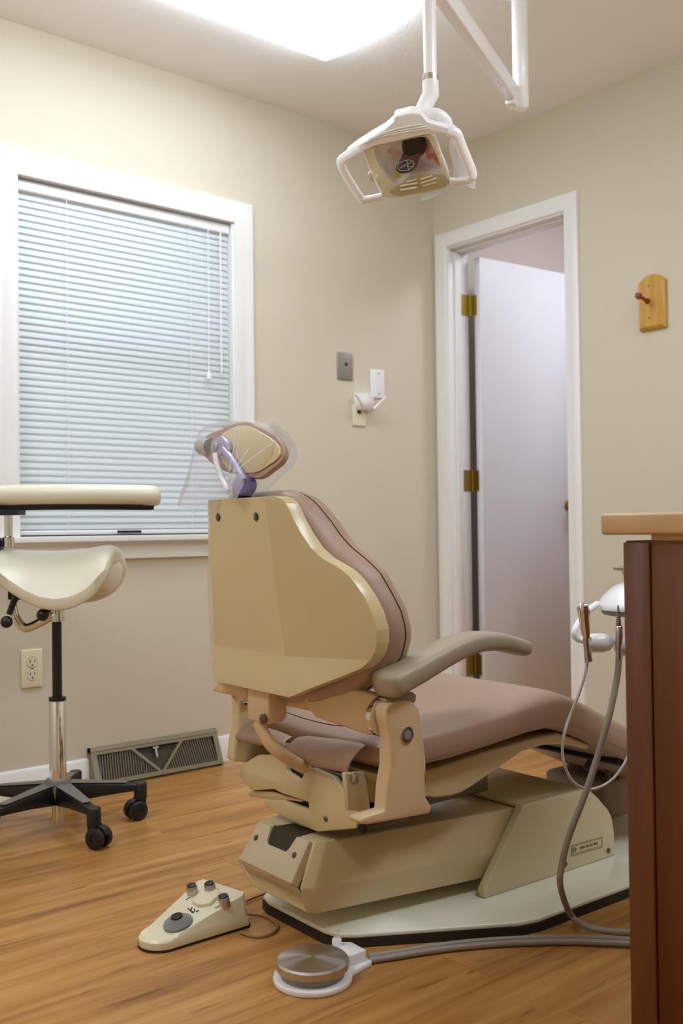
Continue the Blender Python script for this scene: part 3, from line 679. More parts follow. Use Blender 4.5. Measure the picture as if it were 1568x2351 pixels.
l2 = tilt(sc([(600,480),(700,600),(800,760),(880,900)]), HO-.012); obj('headrest_link', MB().tube(spline(l2,4), .0085, 10), M['lavender'], chair)


# clear plastic sleeve over the headrest
sl = [(-.0,966,512,588),(0,976,474,604),(0,992,456,620),(0,1015,450,636),(0,1045,446,638),(0,1072,440,626),(0,1095,436,600),(0,1115,432,580),(0,1132,428,562),(0,1150,425,552),(0,1166,423,546)]
rows = []
for i, (_, yy, xl, xr) in enumerate(sl):
    a = U(HO, [(xl, yy)])[0]; b = U(HO, [(xr, yy)])[0]; c = (a+b)/2; e = (a-b)/2; dp = .045 + .02*min(1,i/4.0); fo = .022 if i > 0 else .025; r = []
    for k in range(48):
        q = 2*PI*k/48; wob = 1 + (.05*math.sin(5*q+i*.7) + .04*math.sin(9*q-i*.5))*min(1, i/5)
        y = math.copysign(abs(math.cos(q))**.8, math.cos(q)); d_ = math.copysign(abs(math.sin(q))**.8, math.sin(q))
        r.append(c + e*y*(1 if i < 9 else .99+.03*math.sin(7*q)) + Vector((fo + dp*d_*wob, 0, .004*math.sin(3*q+i)*(i/10))))
    rows.append(r)
cov_ = thing('plastic_headrest_cover', 'clear plastic sleeve pulled over the headrest of the dental chair', 'plastic cover', CO, CT)
obj('sleeve', MB().rings(rows, True, False), M['film'], cov_, smooth=70)
m = MB()
for pts in ([(540,985),(536,1030),(528,1070),(524,1095)],[(548,985),(545,1040),(534,1090)],[(632,1012),(580,1050),(538,1085)],[(455,1120),(500,1118),(524,1128)],[(570,1030),(545,1070),(528,1100)]):
    m.tube(spline([U(-.505,[q])[0] for q in pts],5), .0011, 6)
obj('creases', m, M['lampfilm'], cov_)
kn_ = MB(); kp = [U(-.50 - .01*(i%2), [q])[0] for i, q in enumerate([(545,1086),(528,1098),(520,1112),(522,1132),(532,1152),(536,1128),(550,1112)])]
kn_.prism([q for q in kp], (.012,0,0)); obj('gathered_knot', kn_, M['lampfilm'], cov_, bevel=.002, seg=2)

# ================================================================== FOOT CONTROL
fa, fb = Vector((-2.128,-1.262,0)), Vector((-1.925,-1.245,0))
fc = thing('foot_control', 'cream wedge foot control with a ridged dial and three buttons on the floor', 'foot control', (-2.02,-1.255,0))
xf = rel(fc)
gnd = Z(0, [(357,2168),(360,2180),(375,2184),(400,2183),(553,2142)])
# outline on the floor: long near side, rounded nose, wide rear
A0, B0 = Vector((-2.088,-1.318,0)), Vector((-1.938,-1.335,0)); 
fax = Vector((.985,.17,0)).normalized(); fay = Vector((-fax.y, fax.x, 0))
base = []
nose = Vector((-2.090,-1.272,0)); Rn = .046
rear = nose + fax*.178
for k in range(13):
    a = PI/2 + PI*k/12; base.append(nose + fax*(Rn*math.cos(a)) + fay*(Rn*math.sin(a)))
base += [rear - fay*.078 - fax*.012, rear - fay*.070, rear + fay*.070, rear + fay*.078 - fax*.012]
def hgt(q): return .022 + max(0,(q-nose).dot(fax)+.02)/.205*.050
def ring(k_, z): 
    c = nose + fax*.085
    return [Vector((c.x+(q.x-c.x)*k_, c.y+(q.y-c.y)*k_, (z if z is not None else hgt(q)))) for q in base]
m = MB().rings([ring(1.0,.004), ring(1.0,.018), ring(.955,.023), ring(.90,None)], True, True)
body = obj('body', m, M['ctrlcream'], fc, bevel=.004, seg=3, beva=30, xf=xf)
obj('base_gasket', MB().prism(ring(1.01,.0), (0,0,.005)), M['rubber'], fc, xf=xf)
upn = Vector((-fax.x*.24, -fax.y*.24, 1)).normalized()
def top_pt(px, lift=0.0):
    """point of the sloped top under a pixel"""
    r_ = ray(*px); lo, hi = .8, 3.0
    for _ in range(50):
        mi = (lo+hi)/2; q = CP + r_*mi
        if q.z > hgt(Vector((q.x,q.y,0))): lo = mi
        else: hi = mi
    return CP + r_*lo + upn*lift
for px, tp in (((443,2052),(440,2036)),((484,2047),(484,2030)),((516,2077),(514,2059))):
    q = top_pt(px); kb = obj('button', MB().lathe([(.0120,-.004),(.0120,.017),(.0110,.019),(.001,.019)], q, upn, 24), M['satin'], fc, xf=xf)
    obj('button_cap', MB().lathe([(.0098,.018),(.0098,.0208),(.0075,.022),(.001,.022)], q, upn, 24), M['black'], kb, xf=xf)
q = top_pt((409,2120)); pr = [(.030,-.004),(.030,.003)]
for i in range(5): pr += [(.030-.0035*i,.003+.0022*i),(.030-.0035*i-.0012,.0052+.0022*i)]
pr += [(.0125,.0142),(.0115,.016),(.001,.0165)]
dial = obj('dial', MB().lathe(pr, q, upn, 36), M['ringgrey'], fc, xf=xf); obj('dial_cap', MB().lathe([(.0128,.0140),(.0122,.0172),(.001,.0176)], q, upn, 28), M['black'], dial, xf=xf)
obj('centre_boss', MB().prism([top_pt(px,-.004) for px in ((441,2074),(458,2054),(468,2042),(486,2040),(502,2048),(506,2060),(484,2080),(456,2084))], upn*.012), M['ctrlcream'], fc, bevel=.004, seg=3, xf=xf)
def on_top(px, rot=0): return xf @ frame(top_pt(px,.0008), fax.cross(upn) if 0 else (fay*-1), upn.cross(fay*-1)) @ Matrix.Rotation(rot, 4, 'Z')
for s_, px in (('1',(431,2064)),('2',(471,2055)),('3',(499,2083))): lettering('numeral', s_, .015, on_top(px, math.radians(-8)), M['ink'], fc)
m = MB()
for a, b in (((431,2086),(437,2090)),((441,2084),(438,2090)),((436,2091),(443,2094)),((446,2087),(448,2091)),((440,2096),(447,2093)),((450,2094),(456,2091))):
    m.tube([top_pt(a,.0006), top_pt(b,.0006)], .0011, 5)
obj('arrow_print', m, M['ink'], fc, xf=xf)
def floor_path(pts, z, n=5): return spline(Z(z, pts), n)
cd = obj('cord', MB().tube(floor_path([(545,2085),(560,2072),(585,2060),(612,2051),(640,2043)], .006), .0028, 8), M['cord'], fc, xf=xf)
obj('cord', MB().tube(floor_path([(548,2102),(575,2099),(605,2103),(630,2116),(638,2128),(625,2143),(600,2151),(575,2149),(552,2141)], .004), .0028, 8), M['cord'], fc, xf=xf)

# ================================================================== FOOT PEDAL
pcn = Vector((-1.965,-1.602,0)); fp = thing('foot_pedal', 'round brushed steel foot pedal on a white plate beside the chair base', 'foot pedal', pcn); xf = rel(fp)
td = (Vector((-1.862,-1.620,0)) - pcn).normalized(); td = Vector((.93,.06,0)).normalized(); tn = Vector((-td.y,td.x,0))
ol = []
for k in range(33):
    a = math.radians(38) + math.radians(284)*k/32; ol.append(pcn + td*(.073*math.cos(a)) + tn*(.073*math.sin(a)))
ol += [pcn + td*.085 - tn*.040, pcn + td*.118 - tn*.036, pcn + td*.124 - tn*.028, pcn + td*.124 + tn*.030, pcn + td*.110 + tn*.040]
obj('base', MB().prism(ol, (0,0,.011)), M['white'], fp, bevel=.003, seg=2, xf=xf)
obj('neck', MB().lathe([(.058,.011),(.060,.022),(.062,.024)], pcn, n=48), M['ringgrey'], fp, xf=xf)
obj('disc', MB().lathe([(.062,.022),(.067,.026),(.067,.038),(.064,.0415),(.03,.0435),(.001,.0445)], pcn, n=96), M['disc'], fp, xf=xf, smooth=30)
hb_ = [pcn + td*.071 - tn*.024, pcn + td*.112 - tn*.028, pcn + td*.118 + tn*.018, pcn + td*.102 + tn*.036, pcn + td*.064 + tn*.034]
obj('hose_block', MB().prism([q+Vector((0,0,.010)) for q in hb_], (0,0,.022)), M['white'], fp, bevel=.004, seg=3, xf=xf)
pc_ = pcn + td*.086 + tn*.026
kb = obj('toggle_post', MB().lathe([(.0095,.030),(.0095,.043),(.008,.045),(.001,.045)], pc_, n=20), M['white'], fp, xf=xf)
obj('toggle', MB().tube([pc_+Vector((0,0,.044)), pc_+Vector((.002,.0,.056)), pc_+Vector((.005,0,.058))], .0035, 10), M['film'], kb, xf=xf)
for dy, rr in ((0,.0062),(9,.0062)):
    obj('hose', MB().tube(floor_path([(846,2196+dy),(900,2188+dy),(980,2175+dy),(1080,2163+dy),(1180,2156+dy),(1300,2153+dy),(1400,2156+dy),(1500,2162+dy)], .0075), rr, 10), M['hose'], fp, xf=xf)

# ================================================================== STOOL
sx, sy = -1.905, -.375
st_ = thing('saddle_stool', 'cream saddle stool with a padded arm on black castors below the window', 'stool', (sx,sy,0))
RX, RY = Vector((R0.x,R0.y,0)), Vector((-F_.x,-F_.y,0)).normalized()      # RX along the seat, RY towards the room
def sp_(s, t, z): return RX*s + RY*t + Vector((0,0,z))
rows = []; NS, NT = 28, 28
ztab = [(-.19,.782),(-.16,.786),(-.08,.778),(0,.775),(.06,.779),(.11,.787),(.145,.793),(.165,.790)]
ltab = [(-.19,.768),(-.16,.744),(-.10,.692),(-.05,.659),(0,.638),(.04,.631),(.08,.637),(.11,.650),(.135,.668),(.150,.686),(.170,.715)]
sec = []
ss = [-.192,-.188,-.178] + [-.165+.33*k/22 for k in range(22)] + [.1685,.1715,.1724]
for s in ss:
    e2 = max(.02, 1-max(0,(abs(s)-.15)/.0425)**2)**.5 if s < 0 else max(.05, 1-max(0,(s-.157)/.0155)**2)**.5
    zt2 = interp(ztab, s); zl2 = interp(ltab, s); hw = .158*(.70+.30*e2)*(1 - .25*max(0,-s/.19)); a, b = [], []
    for j in range(NT+1):
        k_ = -math.cos(PI*j/NT); t = hw*k_
        z = zt2 - (zt2-zl2-.018)*abs(k_)**1.9 - .006*math.exp(-(k_/.07)**2)*(1 if s > .08 else 0)
        ed_ = max(0, 1-abs(k_)**6)**.5; th2 = .052*e2*(.25+.75*ed_)
        a.append(sp_(s, t, z - .016*(1-e2))); b.append(sp_(s, t*.95, z - .010 - th2))
    sec.append(a + b[::-1])
obj('seat', MB().rings(sec, True, True), M['vinyl_cream'], st_, smooth=70)
rows = []
for i in range(13):
    th_ = PI*i/12; r = []
    for k in range(20):
        a = 2*PI*k/20; r.append(sp_(.122 + .050*math.cos(a)*math.sin(th_)**.5, -.05 - .075*math.cos(th_), .718 + .070*math.sin(a)*math.sin(th_)**.5))
    rows.append(r)
obj('seat_lobe', MB().rings(rows, True, True), M['vinyl_cream'], st_, smooth=70)
MR = Matrix(((RX.x,RY.x,0,0),(RX.y,RY.y,0,0),(0,0,1,0),(0,0,0,1)))
def sq(u, v, dd): return at(u, v, dd) - st_.location
obj('seat_mechanism', MB().prism([sq(a,b,2.75) for a, b in ((16,1322),(80,1372),(78,1377),(38,1377),(18,1377))], (-RY)*.13), M['blackm'], st_, bevel=.002, seg=1)
for pts, tip in (([(38,1366),(30,1385),(21,1410)], (15,1428)), ([(124,1388),(112,1398),(103,1406)], (98,1412))):
    lvr = obj('lever', MB().tube([sq(a,b,2.72) for a, b in pts], [.011,.0085,.0085], 10), M['black'], st_)
    obj('lever_knob', MB().ball(sq(*tip,2.715), .0165, 12), M['black'], lvr)
obj('support_tube', MB().tube(spline([sq(24,1350,2.80),sq(28,1385,2.80),sq(36,1418,2.80),sq(56,1441,2.80),sq(82,1434,2.81),sq(112,1417,2.82),sq(128,1408,2.84)],6), .0130, 14), M['chrome'], st_)
obj('column_collar', MB().lathe([(.020,.66),(.020,.590),(.022,.590),(.022,.578),(.019,.577)], n=28), M['chrome'], st_)
obj('gas_rod', MB().lathe([(.0135,.345),(.0135,.60)], n=24), M['black'], st_)
cy = obj('gas_cylinder', MB().lathe([(.0232,.10),(.0232,.355),(.0215,.357),(.0215,.362),(.0135,.362)], n=36), M['chrome'], st_)
obj('cylinder_tail', MB().lathe([(.017,.014),(.017,.10)], n=24), M['chrome'], st_)
obj('cylinder_rim', MB().lathe([(.0236,.355),(.0236,.365),(.0140,.366)], n=32), M['black'], cy)
obj('base_hub', MB().lathe([(.030,.075),(.038,.08),(.040,.120),(.034,.136),(.024,.139)], n=32), M['greyarm'], st_)
for k in range(5):
    a = math.radians(-91 + 72*k); A = Matrix.Rotation(a, 4, 'Z')
    m = MB(); m.rings([[Vector((x,-h_,z0)),Vector((x,h_,z0)),Vector((x,h_*.8,z1)),Vector((x,-h_*.8,z1))] for x, h_, z0, z1 in ((.028,.024,.070,.124),(.11,.019,.078,.116),(.19,.017,.082,.106),(.235,.017,.084,.100))], True, True)
    am = obj('base_arm', m, M['black'], st_, bevel=.004, seg=2, xf=A)
    m = MB(); m.prism([Vector((.03,-.022,.1262)),Vector((.19,-.0125,.1085)),Vector((.19,.0125,.1085)),Vector((.03,.022,.1262))], (0,0,.0015)); obj('arm_top', m, M['greyarm'], am, xf=A)
    m = MB(); m.lathe([(.019,.058),(.019,.100),(.016,.104),(.001,.104)], (.230,0,0), n=20); cs = obj('caster', m, M['black'], st_, xf=A)
    sw = math.radians((25,200,90,150,300)[k]); Bm = A @ Matrix.Translation((.230,0,0)) @ Matrix.Rotation(sw, 4, 'Z')
    for yy in (-.016, .016):
        obj('wheel', MB().lathe([(.001,-.008),(.020,-.009),(.0275,-.006),(.0275,.006),(.022,.0095),(.010,.0095),(.009,.007),(.001,.007)], (.016,yy,.0275), (0,1 if yy > 0 else -1,0), 28), M['black'], cs, xf=Bm)
    m = MB(); m.rings([[Vector((.016+rr*math.cos(t_),yy,.0275+rr*math.sin(t_))) for rr, yy in ((.029,-.006),(.032,-.004),(.032,.004),(.029,.006))] for t_ in [math.radians(20+ 130*q/8) for q in range(9)]], True, True); m.box((-.012,-.012,.040),(.018,.012,.062))
    obj('caster_hood', m, M['black'], cs, xf=Bm)
# padded arm on its post
pth = spline([sp_(-.34,-.10,.926),sp_(-.24,-.02,.926),sp_(-.12,.03,.926),(sp_(.0,.055,.926)),sp_(.12,.05,.925),sp_(.22,.01,.924),sp_(.285,-.03,.923)], 7)
rows = []; L = len(pth)
for i, c in enumerate(pth):
    t_ = i/(L-1); tg = (pth[min(i+1,L-1)]-pth[max(i-1,0)]).normalized(); sd = Vector((-tg.y,tg.x,0)); mt_ = min(t_,1-t_); k_ = (1-(1-min(1,mt_/.10))**2)**.5; k_ = max(k_,.10)
    rows.append([c + sd*(.050*k_*math.copysign(abs(math.cos(2*PI*j/24))**.8, math.cos(2*PI*j/24))) + Vector((0,0,.004+(.031*(.55+.45*k_))*math.copysign(abs(math.sin(2*PI*j/24))**.85, math.sin(2*PI*j/24)))) for j in range(24)])
pdd = obj('arm_pad', MB().rings(rows, True, True), M['vinyl_cream'], st_, smooth=70)
rows = []
for i in range(3, L-3):
    c = pth[i]; tg = (pth[min(i+1,L-1)]-pth[max(i-1,0)]).normalized(); sd = Vector((-tg.y,tg.x,0)); hw = .036 if 5 < i < L-6 else .026
    rows.append([c + sd*(hw*a) + Vector((0,0,b)) for a, b in ((-1,-.024),(1,-.024),(.9,-.0355),(-.9,-.0355))])
obj('pad_board', MB().rings(rows, True, True), M['blackm'], pdd)
obj('pad_bracket', MB().box((-.17,.0,.877),(-.085,.075,.892), MR), M['navy'], pdd, bevel=.002, seg=1)
ps = obj('arm_post', MB().lathe([(.0115,.795),(.0115,.885)], sp_(-.124,.03,0), n=24), M['chrome'], st_)
obj('post_collar', MB().lathe([(.0165,.790),(.0165,.815),(.013,.818),(.0115,.818)], sp_(-.124,.03,0), n=24), M['chrome'], ps)
m = MB(); m.box((-.205,.005,.735),(-.142,.055,.815), MR); m.box((-.20,.0,.70),(-.118,.05,.745), MR); obj('arm_joint', m, M['black'], st_, bevel=.010, seg=3)

# ================================================================== DENTAL LAMP
LD = 2.25
pole_b = at(988,172,LD); pole_top = Vector((pole_b.x, pole_b.y, 2.06))
lamp = thing('operatory_lamp', 'white dental lamp hanging from its ceiling arm in front of the corner', 'dental lamp', (pole_b.x,pole_b.y,0)); lamp.location.z = 0
xf = rel(lamp)
ZA = 2.07
pd = (ZA-CP.z)*FPX/(1213-243); post = at(1196,243,pd); post.z = 0
pole = obj('drop_tube', MB().tube([(pole_b.x,pole_b.y,1.835),(pole_b.x,pole_b.y,2.085)], .0148, 24), M['lampwhite'], lamp, xf=xf)
obj('chrome_ring', MB().lathe([(.0190,1.823),(.0190,1.836)], (pole_b.x,pole_b.y,0), n=28), M['chrome'], lamp, xf=xf)
k0 = Vector((pole_b.x,pole_b.y,1.824)); k1 = at(989,220,LD); k2 = at(966,262,LD-.01)
obj('knuckle', MB().tube([k0, Vector((k1.x,k1.y,k1.z)), at(984,226,LD), k2], [.0185,.0185,.0180,.0165], 20), M['lampwhite'], lamp, xf=xf)
ad_ = (Vector((post.x,post.y,0)) - Vector((pole_b.x,pole_b.y,0))); al = ad_.length; ad_.normalize(); an = Vector((-ad_.y,ad_.x,0))
Am = Matrix(((ad_.x,an.x,0,pole_b.x),(ad_.y,an.y,0,pole_b.y),(0,0,1,ZA),(0,0,0,1)))
m = MB().box((-.03,.002,.0),(al-.012,.036,.050)); ar = obj('swing_arm', m, M['lampwhite'], lamp, bevel=.004, seg=2, xf=xf @ Am)
m = MB()
for q in (.05,.075): obj('screw', MB().lathe([(.002,0),(.002,.001)], (al-.10-q, .018, -.0005), (0,0,1), 8), M['bolt'], ar, xf=xf @ Am)
obj('arm_end_cap', MB().box((al-.05,.004,-.012),(al-.004,.034,.003)), M['lampwhite'], ar, bevel=.005, seg=3, xf=xf @ Am)
obj('ceiling_post', MB().tube([(post.x,post.y,ZA-.014),(post.x,post.y,ZA-.004),(post.x,post.y,H-.02)], [.019,.0235,.0235], 24), M['lampwhite'], lamp, xf=xf)
obj('ceiling_flange', MB().lathe([(.03,H-.05),(.065,H-.03),(.07,H-.002)], (post.x,post.y,0), n=32), M['lampwhite'], lamp, xf=xf)
# head: plane of the front frame, facing the headrest
HC = at(935,372,LD-.03)
fn = (Vector((-F_.x,-F_.y,0)).normalized()*.80 + Vector((-1,.0,0))*.10 + Vector((0,0,-.66))).normalized()
def LP(px, off=0.0): return on(px[0], px[1], fn, HC.dot(fn)+off)
def lp(pts, off=0.0): return [LP(q, off) for q in pts]
def lsc(pts): return [(760+a/4.48, 240+b/4.48) for a, b in pts]
outer = lsc([(330,480),(450,430),(700,370),(950,320),(1040,335),(1090,420),(1140,560),(1190,680),(1215,790),(1190,850),(950,910),(700,960),(560,965),(500,905),(450,790),(400,690),(360,580)])
inner = lsc([(458,435),(600,395),(760,360),(960,332),(1010,370),(1060,460),(1110,580),(1145,700),(1060,705),(900,710),(800,745),(690,818),(600,770),(530,690),(480,600),(450,520)])
NN = 72; Oo = resample(lp(outer), NN)
def align(a, b):
    best = min(range(len(b)), key=lambda k: sum((a[i]-b[(i+k)%len(b)]).length for i in range(0,len(b),6))); return [b[(i+best)%len(b)] for i in range(len(b))]
Oo = resample(spline(lp(outer), 3, True), NN); Ii = align(Oo, resample(spline(lp(inner), 3, True), NN)); ic = sum(Ii, Vector())/NN
back = -fn
rows = [[q + back*.055 for q in Oo], [q + back*.004 for q in Oo], [q.lerp(ic,.03) for q in Oo], [q - (q-ic)*-.03 for q in Ii], Ii, [q + back*.004 for q in Ii]]
hd = obj('lamp_head', MB().rings(rows, True, False), M['ivory'], lamp, smooth=50, xf=xf)
bowl = [[ic + (q-ic)*k_ + back*dd for q in Ii] for k_, dd in ((1.0,.003),(.95,.013),(.86,.022),(.70,.031),(.5,.037),(.25,.041),(.02,.042))]
obj('reflector', MB().rings(bowl, True, False), M['reflector'], hd, smooth=70, xf=xf)
oc = sum(Oo, Vector())/NN
shell = [[oc + (q-oc)*k_ + back*dd for q in Oo] for k_, dd in ((1.005,.010),(1.01,.045),(.96,.068),(.80,.086),(.5,.098),(.05,.10))]
obj('rear_housing', MB().rings(shell, True, False), M['lampwhite'], hd, smooth=60, xf=xf)
# lower grille panel with slots
gp = lsc([(690,822),(800,752),(900,716),(1060,712),(1148,706),(1190,790),(1180,845),(950,902),(720,940),(600,900)])
gr = obj('grille_panel', MB().prism(lp(gp,.001), fn*.004), M['yellowlens'], hd, bevel=.001, seg=1, xf=xf)
m = MB()
for a, b in (((775,795),(885,768)),((712,838),(890,805)),((712,880),(885,852)),((925,770),(1040,735)),((925,808),(1090,757)),((945,838),(1085,800))):
    m.tube(lp(lsc([a,b]), .0055), .0022, 8)
obj('grille_slots', m, M['ivory'], gr, xf=xf)
# visor and hand guards
def bar(name, pts, r, off=.004, flat=1.6, mt='lampwhite'):
    return obj(name, MB().tube(spline(lp(lsc(pts), off), 6), r, 14, flat=flat), M[mt], hd, smooth=70, xf=xf)
vis = lsc([(150,520),(250,440),(400,345),(560,250),(640,180),(655,125),(830,82),(930,95),(1000,180),(1200,235),(1290,285),(1300,318),(1240,325),(1100,300),(960,315),(700,372),(450,430),(320,490),(160,580)])
obj('visor', MB().prism(lp(vis, .008), back*.055), M['lampwhite'], hd, bevel=.008, seg=3, beva=20, xf=xf)
m = MB()
for a, b, c in (((330,400),(560,320),(1010,245)),((390,360),(600,290),(980,225)),((470,320),(680,250),(930,205))): m.tube(spline(lp(lsc([a,b,c]), .0085), 5), .0016, 6)
obj('visor_ribs', m, M['lampwhite'], hd, xf=xf)
bar('hand_guard', [(300,450),(130,560),(105,610),(150,720),(300,955),(345,980),(530,945)], .0078)
bar('hand_guard', [(1200,270),(1290,300),(1340,420),(1450,700),(1440,760),(1390,785),(1215,790)], .0078)
bar('rear_loop', [(900,110),(1050,95),(1130,120),(1190,180),(1205,250)], .0085, -.03)
# bulb cap on its stem
b0 = LP(lsc([(855,430)])[0], -.012); b1 = LP(lsc([(772,632)])[0], .010)
obj('lamp_socket', MB().lathe([(.0265,-.03),(.0265,.0),(.022,.005),(.001,.005)], b0, fn, 28), M['capdark'], hd, xf=xf)
cpx = frame(b1, LP(lsc([(860,600)])[0])-LP(lsc([(680,650)])[0]), (0,0,1))
rx_, ry_ = .0225, .0135
def oval(k_, z): return [Vector((k_*rx_*math.cos(2*PI*i/32), k_*ry_*math.sin(2*PI*i/32), z)) for i in range(32)]
cap_rows = [[cpx @ q for q in oval(.9,.002)], [cpx @ q for q in oval(1.0,0)], [cpx @ q for q in oval(1.04,-.006)]]
sh_ = b0 - b1
cap_rows += [[cpx @ Vector((q.x,q.y*1.15,q.z)) + sh_*k_ for q in oval(1.04-.12*k_,-.006)] for k_ in (.35,.7,1.0)]
bc_ = obj('bulb_cover', MB().rings(cap_rows, True, True), M['redbrown'], hd, smooth=50, xf=xf)
obj('cover_face', MB().rings([[cpx @ q for q in oval(.99,.0015)],[cpx @ q for q in oval(.97,.0032)]], True, True), M['capdark'], bc_, xf=xf)
m = MB(); m.tube([cpx @ q for q in oval(.82,.0036)]+[cpx @ oval(.82,.0036)[0]], .0006, 5, cap=False); m.tube([cpx @ Vector((x*rx_,y*ry_,.0036)) for x, y in ((.12,.85),(.22,.3),(.16,-.4),(.2,-.95))], .0006, 5)
m.tube([cpx @ Vector((x*rx_,y*ry_,.0036)) for x, y in ((.2,.25),(.45,.0),(.2,-.2),(.75,-.55))], .0005, 5); m.tube([cpx @ Vector((x*rx_,y*ry_,.0036)) for x, y in ((.2,.15),(.7,.35))], .0005, 5)
obj('logo', m, M['logo'], bc_, xf=xf)
m = MB()
for k in range(9): m.tube([cpx @ Vector(((-.66+.085*k)*rx_,(-.28 + .02*k)*ry_,.0036)), cpx @ Vector(((-.62+.085*k)*rx_,(.0 + (k%3)*.06+.02*k)*ry_,.0036))], .0004, 4)
obj('logo_script', m, M['logo'], bc_, xf=xf)
m = MB(); m.prism(lp(lsc([(380,700),(400,680),(440,700),(440,790),(420,795),(385,725)]), .004), fn*.008); m.prism(lp(lsc([(448,750),(470,715),(480,730),(458,775)]), .004), fn*.010); obj('hinge_clip', m, M['ivory'], hd, bevel=.001, seg=1, xf=xf)
# film hanging on the lamp's right guard and the clip under it
lf = thing('lamp_barrier_film', 'clear plastic film wrapped on the right hand guard of the dental lamp', 'plastic film', (HC.x,HC.y,0)); xl = rel(lf)
def sheet(pts, off0, off1, n=8):
    a = resample_open(lp(lsc(pts[0]), off0), n); b = resample_open(lp(lsc(pts[1]), off1), n)
    return MB().rings([[p_.lerp(q_, k/6) + fn*(.006*math.sin(k*1.7+i)) for i, (p_, q_) in enumerate(zip(a,b))] for k in range(7)], False, False)
obj('sheet', sheet(([(1240,150),(1300,330),(1400,560),(1490,740),(1480,860)],[(1235,230),(1210,480),(1260,600),(1255,690),(1240,830)]), -.02, .012), M['lampfilm'], lf, smooth=70, xf=xl)
obj('tail', MB().prism(lp(lsc([(925,975),(960,905),(1190,852),(1185,870),(1060,945),(945,985)]), -.004), fn*.006), M['lampfilm'], lf, bevel=.001, seg=1, xf=xl)

# ================================================================== WALL PIECES
def wallplate(name, label, cat, x0, x1, z0, z1, mt, parts):
    t = thing(name, label, cat, ((x0+x1)/2, 0, (z0+z1)/2)); w_, h_ = (x1-x0)/2, (z1-z0)/2
    obj('plate', MB().box((-w_,-.0065,-h_),(w_,0,h_)), M[mt], t, bevel=.003, seg=3)
    for nm, mb, mm in parts: obj(nm, mb, M[mm], t)
    return t
def disc(x, z, r, y0, y1, n=20): return MB().lathe([(r,-y0),(r,-y1),(r*.3,-y1-.0002)], (x,0,z), (0,-1,0), n) if 0 else MB().lathe([(r,y0),(r,y1),(.0005,y1)], (x,0,z), (0,-1,0), n)
wallplate('phone_jack', 'grey metal wall plate with a dark jack hole between the window and the corner', 'wall plate', -.555,-.476,1.424,1.533,'jackplate',
    [('jack', disc(.003,.008,.007,.005,.0085), 'slot'), ('screw', disc(0,.030,.004,.006,.008), 'steel'), ('screw', disc(0,-.030,.004,.006,.008), 'steel')])
wallplate('blank_plate', 'white wall plate right of the grey one', 'wall plate', -.380,-.304,1.363,1.480,'white',
    [('screw', disc(.004,.042,.0035,.006,.0075), 'jackplate'), ('screw', disc(.004,-.042,.0035,.006,.0075), 'jackplate')])
wallplate('wall_socket', 'ivory wall plate below the white two-armed holder', 'socket', -.478,-.410,1.243,1.330,'ivory',
    [('slot', MB().box((-.012,-.0072,.005),(.006,-.005,.025)), 'slot')])
hl = thing('wall_holder', 'small white two-armed holder mounted above the ivory wall plate', 'holder', (-.424,0,1.336))
m = MB(); m.rings([[Vector((w_*math.cos(PI*k/16)*1, -.012 - d_*math.sin(PI*k/16), z)) for k in range(17)] + [Vector((-w_,-.0005,z)), Vector((w_,-.0005,z))] for w_, d_, z in ((.030,.020,-.030),(.040,.030,-.024),(.043,.034,.010),(.042,.034,.034),(.038,.030,.036))], True, True)
obj('cup', m, M['white'], hl, smooth=60)
obj('arm', MB().tube([(-.022,-.035,-.016),(-.078,-.050,.026)], .0048, 10), M['white'], hl); obj('arm', MB().tube([(.030,-.035,-.024),(.084,-.050,.026)], .0052, 10), M['white'], hl)
ot = wallplate('power_outlet', 'ivory duplex power outlet low on the wall behind the stool', 'outlet', -1.857,-1.787,.341,.461,'ivory', [('screw', disc(0,0,.0035,.006,.0078), 'steel')])
for zc in (.0195,-.0195):
    rc = obj('receptacle', disc(0,zc,.0168,.0055,.0082,32), M['ivory'], ot)
    m = MB(); m.box((-.0085,-.0090,zc-.001),(-.0060,-.0080,zc+.008)); m.box((.0060,-.0090,zc),(.0085,-.0080,zc+.007)); m.lathe([(.003,.008),(.003,.009),(.0004,.009)], (0,0,zc-.009), (0,-1,0), 12)
    ring_ = MB().lathe([(.0168,.0055),(.0178,.0055),(.0178,.0070),(.0168,.0070)], (0,0,zc), (0,-1,0), 32, cap=False)
    obj('contact_slots', m, M['slot'], rc); obj('outlet_ring', ring_, M['jackplate'], rc)
# baseboard register: sloping face, top against the wall
vx0, vx1 = -1.635, -1.150; ztop, zbt, yb, yt = .122, .008, -.062, -.020
vt = thing('baseboard_vent', 'bronze sloping baseboard air register on the floor under the window', 'vent', ((vx0+vx1)/2,0,0)); xf = rel(vt)
def vf(x, k, off=0.0):
    """point on the sloping face, k = 0 bottom .. 1 top"""
    return Vector((x, yb+(yt-yb)*k - off*.94, zbt+(ztop-.012-zbt)*k + off*.33))
m = MB()
prof_v = [(0,ztop),(yt,ztop),(yt-.004,ztop-.008),(yt,ztop-.012),(yb,zbt),(yb,0),(0,0)]
for xa, xb in ((vx0,vx0+.006),(vx1-.006,vx1)): m.rings([[Vector((x,y,z)) for y, z in prof_v] for x in (xa,xb)], True, True)
m.rings([[Vector((x,y,z)) for y, z in ((0,ztop),(yt,ztop),(yt-.005,ztop-.009),(yt,ztop-.014),(0,ztop-.014))] for x in (vx0,vx1)], True, True)
def strip(xa, ka, xb, kb, wdt, off=.001, th=.003):
    a, b = vf(xa,ka,off), vf(xb,kb,off); d_ = (b-a).normalized(); nr_ = Vector((0,-.94,.33)); s_ = d_.cross(nr_).normalized()*wdt/2
    return [a-s_, b-s_, b+s_, a+s_], nr_*th
